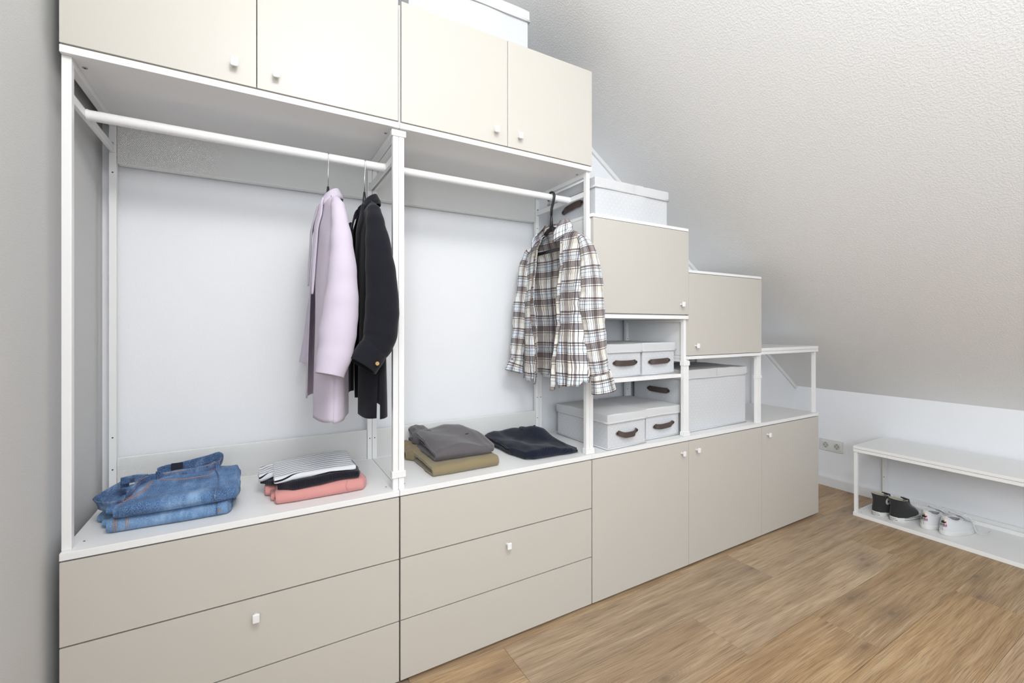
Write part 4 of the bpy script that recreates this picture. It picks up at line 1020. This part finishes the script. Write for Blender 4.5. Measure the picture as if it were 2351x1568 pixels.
def high_top(x, y, rz, label):
    t = thing('high_top_shoe', label, 'shoe', (x, y, .0132), rz, 'black canvas high-tops')
    LN = .248
    obj('sole', loops_mesh([superloop(.0, .002, LN, .042), superloop(.003, 0, LN + .002, .0435), superloop(.020, -.002, LN + .003, .044), superloop(.026, .0, LN, .0425), superloop(.027, .01, LN - .01, .035)], True, True), M_rubber, t, smooth='auto', local=True)
    for zz in (.0225, .0105):
        pts = [p for k, p in enumerate(superloop(zz, -.0022, LN + .0032, .0442)) if not (16 <= k <= 28)]
        pts = superloop(zz, -.0022, LN + .0032, .0442); pts = pts[29:] + pts[:16]
        bm = new_bm(); tube(bm, pts, .0011, 6); obj('sole_stripe', bm, M_black, t, smooth=True, local=True)
    up = [(.024, .001, .205, .0415, 0), (.040, .001, .200, .041, 0), (.054, .003, .180, .0385, 0), (.068, .006, .158, .036, 0), (.082, .008, .136, .034, 0), (.100, .006, .122, .0335, 0), (.112, .003, .116, .034, -.006), (.124, -.001, .112, .035, -.014), (.131, -.003, .111, .0355, -.018)]
    loops = [superloop(z, a, b, w, tilt=tl) for z, a, b, w, tl in up]
    obj('upper', loops_mesh(loops), M_canvas, t, smooth='auto', local=True)
    inn = [superloop(.1315, -.002, .110, .0345, tilt=-.018), superloop(.127, .0, .107, .032, tilt=-.018), superloop(.10, .010, .115, .030), superloop(.06, .012, .13, .030)]
    obj('lining', loops_mesh([loops[-1]] + inn, False, True), M_cream, t, smooth='auto', local=True)
    toe = [superloop(.024, .185, LN, .040, pw_=2.2), superloop(.036, .186, LN - .003, .038, pw_=2.2), superloop(.045, .19, LN - .012, .033, pw_=2.2), superloop(.050, .198, LN - .028, .022, pw_=2.2)]
    obj('toe_cap', loops_mesh(toe, False, True), M_rubber, t, smooth='auto', local=True)
    # tongue, laces with eyelets
    bm = new_bm(); bx(bm, .112, .117, -.022, .022, .085, .122, .002, 2)
    bmesh.ops.rotate(bm, verts=bm.verts, cent=(.115, 0, .09), matrix=Matrix.Rotation(R(-12), 3, 'Y')); obj('tongue', bm, M_canvas, t, smooth='auto', local=True)
    pts = [(.184, .0515), (.170, .062), (.156, .072), (.143, .081), (.132, .092), (.125, .104), (.121, .114)]
    bm = new_bm()
    for i, (px, pz) in enumerate(pts):
        w = .020; a, b = (px, pz), pts[min(i + 1, len(pts) - 1)]
        tube(bm, [(a[0] + .001, -w, a[1] - .002), (a[0] + .005, 0, a[1] + .004), (b[0] + .001, w, b[1] - .002)], .0026, 6, ell=(1, .55))
        tube(bm, [(a[0] + .001, w, a[1] - .002), (a[0] + .006, 0, a[1] + .005), (b[0] + .001, -w, b[1] - .002)], .0026, 6, ell=(1, .55))
    for s in (-1, 1):
        tube(bm, spline([(.124, 0, .114), (.135, s * .022, .116), (.150, s * .034, .095), (.142, s * .040, .078), (.130, s * .030, .095)], 20), .0022, 6)
    obj('laces', bm, M_lace, t, smooth=True, local=True)
    bm = new_bm()
    for s in (-1, 1):
        tube(bm, spline([(.125, s * .030, .112), (.140, s * .031, .088), (.160, s * .031, .070), (.182, s * .030, .053), (.200, s * .018, .048), (.204, 0, .049)], 24), .0012, 6)
    obj('facing_trim', bm, M_lace, t, smooth=True, local=True)
    bm = new_bm(); tube(bm, superloop(.1315, -.003, .111, .0358, tilt=-.018), .0013, 6, closed=True); obj('top_binding', bm, M_cream, t, smooth=True, local=True)
    # round star patch on the inner ankle side
    for s in (1,):
        bm = new_bm(); bmesh.ops.create_cone(bm, segments=24, radius1=.0195, radius2=.019, depth=.0025, cap_ends=True, matrix=Matrix.Translation((.062, -.0372, .088)) @ Matrix.Rotation(R(90), 4, 'X')) if label.startswith('left') else bmesh.ops.create_cone(bm, segments=24, radius1=.0195, radius2=.019, depth=.0025, cap_ends=True, matrix=Matrix.Translation((.062, .0372, .088)) @ Matrix.Rotation(R(90), 4, 'X'))
        pa = obj('ankle_patch', bm, M_rubber, t, local=True)
        sgn = -1 if label.startswith('left') else 1; bm = new_bm(); vs = []
        for k in range(10):
            rr = .011 if k % 2 == 0 else .0045; a = math.pi / 2 + k * math.pi / 5; vs.append(bm.verts.new((.062 + rr * math.cos(a), sgn * .0387, .088 + rr * math.sin(a))))
        bm.faces.new(vs); r = bmesh.ops.extrude_face_region(bm, geom=bm.faces[:]); bmesh.ops.translate(bm, verts=[v for v in r['geom'] if isinstance(v, bmesh.types.BMVert)], vec=(0, sgn * .0006, 0)); obj('star', bm, M_star, pa, local=True)
    # heel plate with its lettering
    bm = new_bm(); n = 14; rows = []
    for k in range(n + 1):
        y = -.024 + .048 * k / n; col = []
        for z in (.003, .023):
            me_x = .1285 - .1305 * (1 - (abs(y) / (.0442 * .87)) ** 2.5) ** .4 - .0008
            col.append((bm.verts.new((me_x, y, z)), bm.verts.new((me_x + .0012, y, z))))
        rows.append(col)
    for a, b in zip(rows, rows[1:]):
        bm.faces.new((a[0][0], b[0][0], b[1][0], a[1][0])); bm.faces.new((a[1][0], b[1][0], b[1][1], a[1][1])); bm.faces.new((a[0][1], b[0][1], b[0][0], a[0][0]))
    hp = obj('heel_plate', bm, M_rubber, t, smooth='auto', local=True)
    heel_text('heel_lettering', 'CONVERSE', .0072, M_black, hp, .0178, -.002, .259, .0442, .0016)
    heel_text('heel_lettering', 'ALL', .0095, M_black, hp, .0078, -.002, .259, .0442, .0016)
    for o_, s_ in ((hp.children[-1], .0145),):
        for v in o_.data.vertices: pass
    return t
M_star = plain('navy_star', (.02, .02, .09), .6)
def heel_lettering_row(parent, items, size, z0, xb, xf, w, mat, off):
    for dy, s in items:
        cu = text_obj('heel_lettering', s, size, mat, parent, Matrix.Translation((-dy, 0, 0))); me = cu.data
        me.transform(world_of(parent)); heel_map(me, z0, xb, xf, w, off=off)
def high_top_pair():
    for x, y, rz, lb in ((3.612, -.206, R(-9), 'left black canvas high-top, its star patch half hidden by its mate'), (3.612, -.290, R(-13), 'right black canvas high-top with white laces, in front of its mate')):
        t = high_top(x, y, rz, lb)
        hp = [c for c in t.children if c.name.startswith('heel_plate')][0]
        for c in [c for c in hp.children if c.data.vertices and len(c.name)]:
            pass
        # second line: ALL * STAR
        ch = [c for c in hp.children]; al = ch[-1]; bpy.data.objects.remove(al)
        heel_lettering_row(hp, ((.0135, 'ALL'), (-.0125, 'STAR')), .0088, .0082, -.002, .259, .0442, M_black, .0016)
        bm = new_bm(); vs = []
        for k in range(10):
            rr = .0034 if k % 2 == 0 else .0014; a = math.pi / 2 + k * math.pi / 5; vs.append(bm.verts.new((-.0041, -.0035 - rr * math.cos(a) + .006, .0082 + rr * math.sin(a))))
        bm.faces.new(vs); obj('heel_star', bm, M_black, hp, local=True)
high_top_pair()
def low_shoe(x, y, rz, label, trail=False):
    t = thing('low_trainer', label, 'shoe', (x, y, .0132), rz, 'white low trainers')
    LN = .252
    obj('sole', loops_mesh([superloop(.0, .004, LN - .006, .043), superloop(.004, 0, LN, .046), superloop(.022, -.001, LN + .001, .0465), superloop(.027, .001, LN - .002, .0445), superloop(.028, .01, LN - .01, .036)], True, True), M_rubber, t, smooth='auto', local=True)
    up = [(.025, .002, LN - .004, .0435, 0), (.036, .0005, LN - .007, .0435, 0), (.046, .0005, LN - .022, .0415, 0), (.054, .002, LN - .052, .0385, 0), (.061, .004, LN - .080, .036, 0), (.069, .007, LN - .105, .0335, 0), (.077, .009, .150, .0315, 0), (.084, .010, .136, .0305, -.006), (.089, .009, .130, .030, -.012), (.092, .0085, .127, .030, -.013)]
    loops = [superloop(z, a, b, w, tilt=tl, pw_=2.4) for z, a, b, w, tl in up]
    # heel rises above the ankle line
    for L_ in loops[-4:]:
        for p in L_:
            p.z += .010 * smooth01((.035 - p.x) / .035) - .006 * math.sin(math.pi * min(1, max(0, (p.x - .02) / .09)))
    obj('upper', loops_mesh(loops), M_shoewhite, t, smooth='auto', local=True)
    top = loops[-1]
    def shr(L_, k, dz):
        cx = sum((p.x for p in L_)) / len(L_); return [Vector((cx + (p.x - cx) * k, p.y * k, p.z + dz)) for p in L_]
    obj('lining', loops_mesh([top, shr(top, .97, .0015), shr(top, .90, -.001), shr(top, .84, -.012), shr(top, .86, -.05)], False, True), M_lining, t, smooth='auto', local=True)
    bm = new_bm(); tube(bm, shr(top, .965, .0005), .0028, 8, closed=True); obj('padded_collar', bm, M_shoewhite, t, smooth=True, local=True)
    # toe shell ridges
    bm = new_bm()
    for k in range(5):
        xx = LN - .012 - k * .010; zz = .049 + k * .0032; ww = .020 + k * .0035
        tube(bm, [(xx - .006, -ww, zz - .004), (xx, -ww * .5, zz), (xx + .003, 0, zz + .0012), (xx, ww * .5, zz), (xx - .006, ww, zz - .004)], .0014, 6)
    obj('toe_ridges', bm, M_rubber, t, smooth=True, local=True)
    # laces on the instep
    bm = new_bm()
    sl = [(.196, .0625), (.184, .068), (.172, .0725), (.160, .078), (.149, .083), (.140, .088)]
    for i, (px, pz) in enumerate(sl):
        tube(bm, [(px + .002, -.018, pz - .0045), (px + .004, 0, pz + .001), (px + .002, .018, pz - .0045)], .0026, 6, ell=(1, .6))
    rnd = random.Random(hash(label) % 1000 if 0 else len(label))
    tube(bm, spline([(.138, .012, .090), (.120, .030, .100), (.135, .045, .090), (.160, .040, .080), (.175, .028, .078)], 24), .0023, 6)
    tube(bm, spline([(.138, -.012, .090), (.150, -.02, .103), (.172, -.010, .100), (.165, .012, .098), (.140, .020, .102)], 24), .0023, 6)
    if trail:
        tube(bm, spline([(.142, -.010, .092), (.158, -.030, .090), (.166, -.043, .068), (.172, -.049, .035), (.185, -.056, .008), (.215, -.066, .003), (.255, -.066, .003), (.300, -.050, .003)], 60), .0022, 6)
    obj('laces', bm, M_lace, t, smooth=True, local=True)
    # iridescent heel tab and its mark
    bm = new_bm(); n = 20; rows = []
    for k in range(n + 1):
        y = -.0285 + .057 * k / n; col = []
        ff = abs(y) / .0285
        for z in (.046 + .004 * ff, .056, .066, .076, .0825, .0875 - .010 * ff ** 3):
            f = min(1, (z - .046) / .04); xb = .0005 + .009 * f; w = (.0415 - .011 * f) * .87
            xx = .13 - (.13 - xb) * (1 - min(.995, abs(y) / w) ** 2.4) ** (1 / 2.4) - .0016
            if abs(y) > w * .96: xx = min(xx, .03 + .02 * (ff))
            col.append(bm.verts.new((xx, y, z)))
        rows.append(col)
    for a, b in zip(rows, rows[1:]):
        for j in range(5): bm.faces.new((a[j], b[j], b[j + 1], a[j + 1]))
    ht = obj('heel_tab', bm, M_holo, t, smooth=True, local=True)
    s = ht.modifiers.new('thickness', 'SOLIDIFY'); s.thickness = .0012; s.offset = 1
    bm = new_bm()
    def leafshape(ang, ln, wd):
        vs = []
        for k in range(16):
            a = 2 * math.pi * k / 16; u = .5 - .5 * math.cos(a); vv = math.sin(a) * wd * math.sin(math.pi * min(1, u * .96 + .02)) ** .6
            px, pz = vv, u * ln; vs.append((px * math.cos(ang) + pz * math.sin(ang), -px * math.sin(ang) + pz * math.cos(ang)))
        return vs
    for ang, ln, wd in ((0, .0155, .0045), (R(52), .0150, .0040), (R(-52), .0150, .0040)):
        f = [bm.verts.new((.0, -p[0], .0660 + p[1])) for p in leafshape(ang, ln, wd)]
        bm.faces.new(f)
    bmesh.ops.translate(bm, verts=bm.verts, vec=(0, 0, .0))
    for v in bm.verts:
        f = min(1, (v.co.z - .046) / .04); xb = .0005 + .009 * f; w = (.0415 - .011 * f) * .87
        v.co.x = .13 - (.13 - xb) * (1 - min(.995, abs(v.co.y) / w) ** 2.4) ** (1 / 2.4) - .0036
    obj('heel_mark', bm, M_black, ht, local=True)
    cu = text_obj('heel_lettering', 'adidas', .0125, M_black, ht, Matrix.Identity(4)); me = cu.data; me.transform(world_of(ht))
    for v in me.vertices:
        y = -v.co.x; z = .0585 + v.co.y; f = min(1, (z - .046) / .04); xb = .0005 + .009 * f; w = (.0415 - .011 * f) * .87
        v.co = Vector((.13 - (.13 - xb) * (1 - min(.995, abs(y) / w) ** 2.4) ** (1 / 2.4) - .0034 - v.co.z, y, z))
    bm = new_bm(); tube(bm, [(-.0004, 0, .026), (-.0008, 0, .046)], .0007, 5); obj('heel_seam', bm, M_lining, t, local=True)
    return t
low_shoe(3.636, -.424, R(-10), 'left white low trainer, between the high-tops and its mate')
low_shoe(3.630, -.505, R(-13), 'right white low trainer with a loose lace trailing on the bench', trail=True)
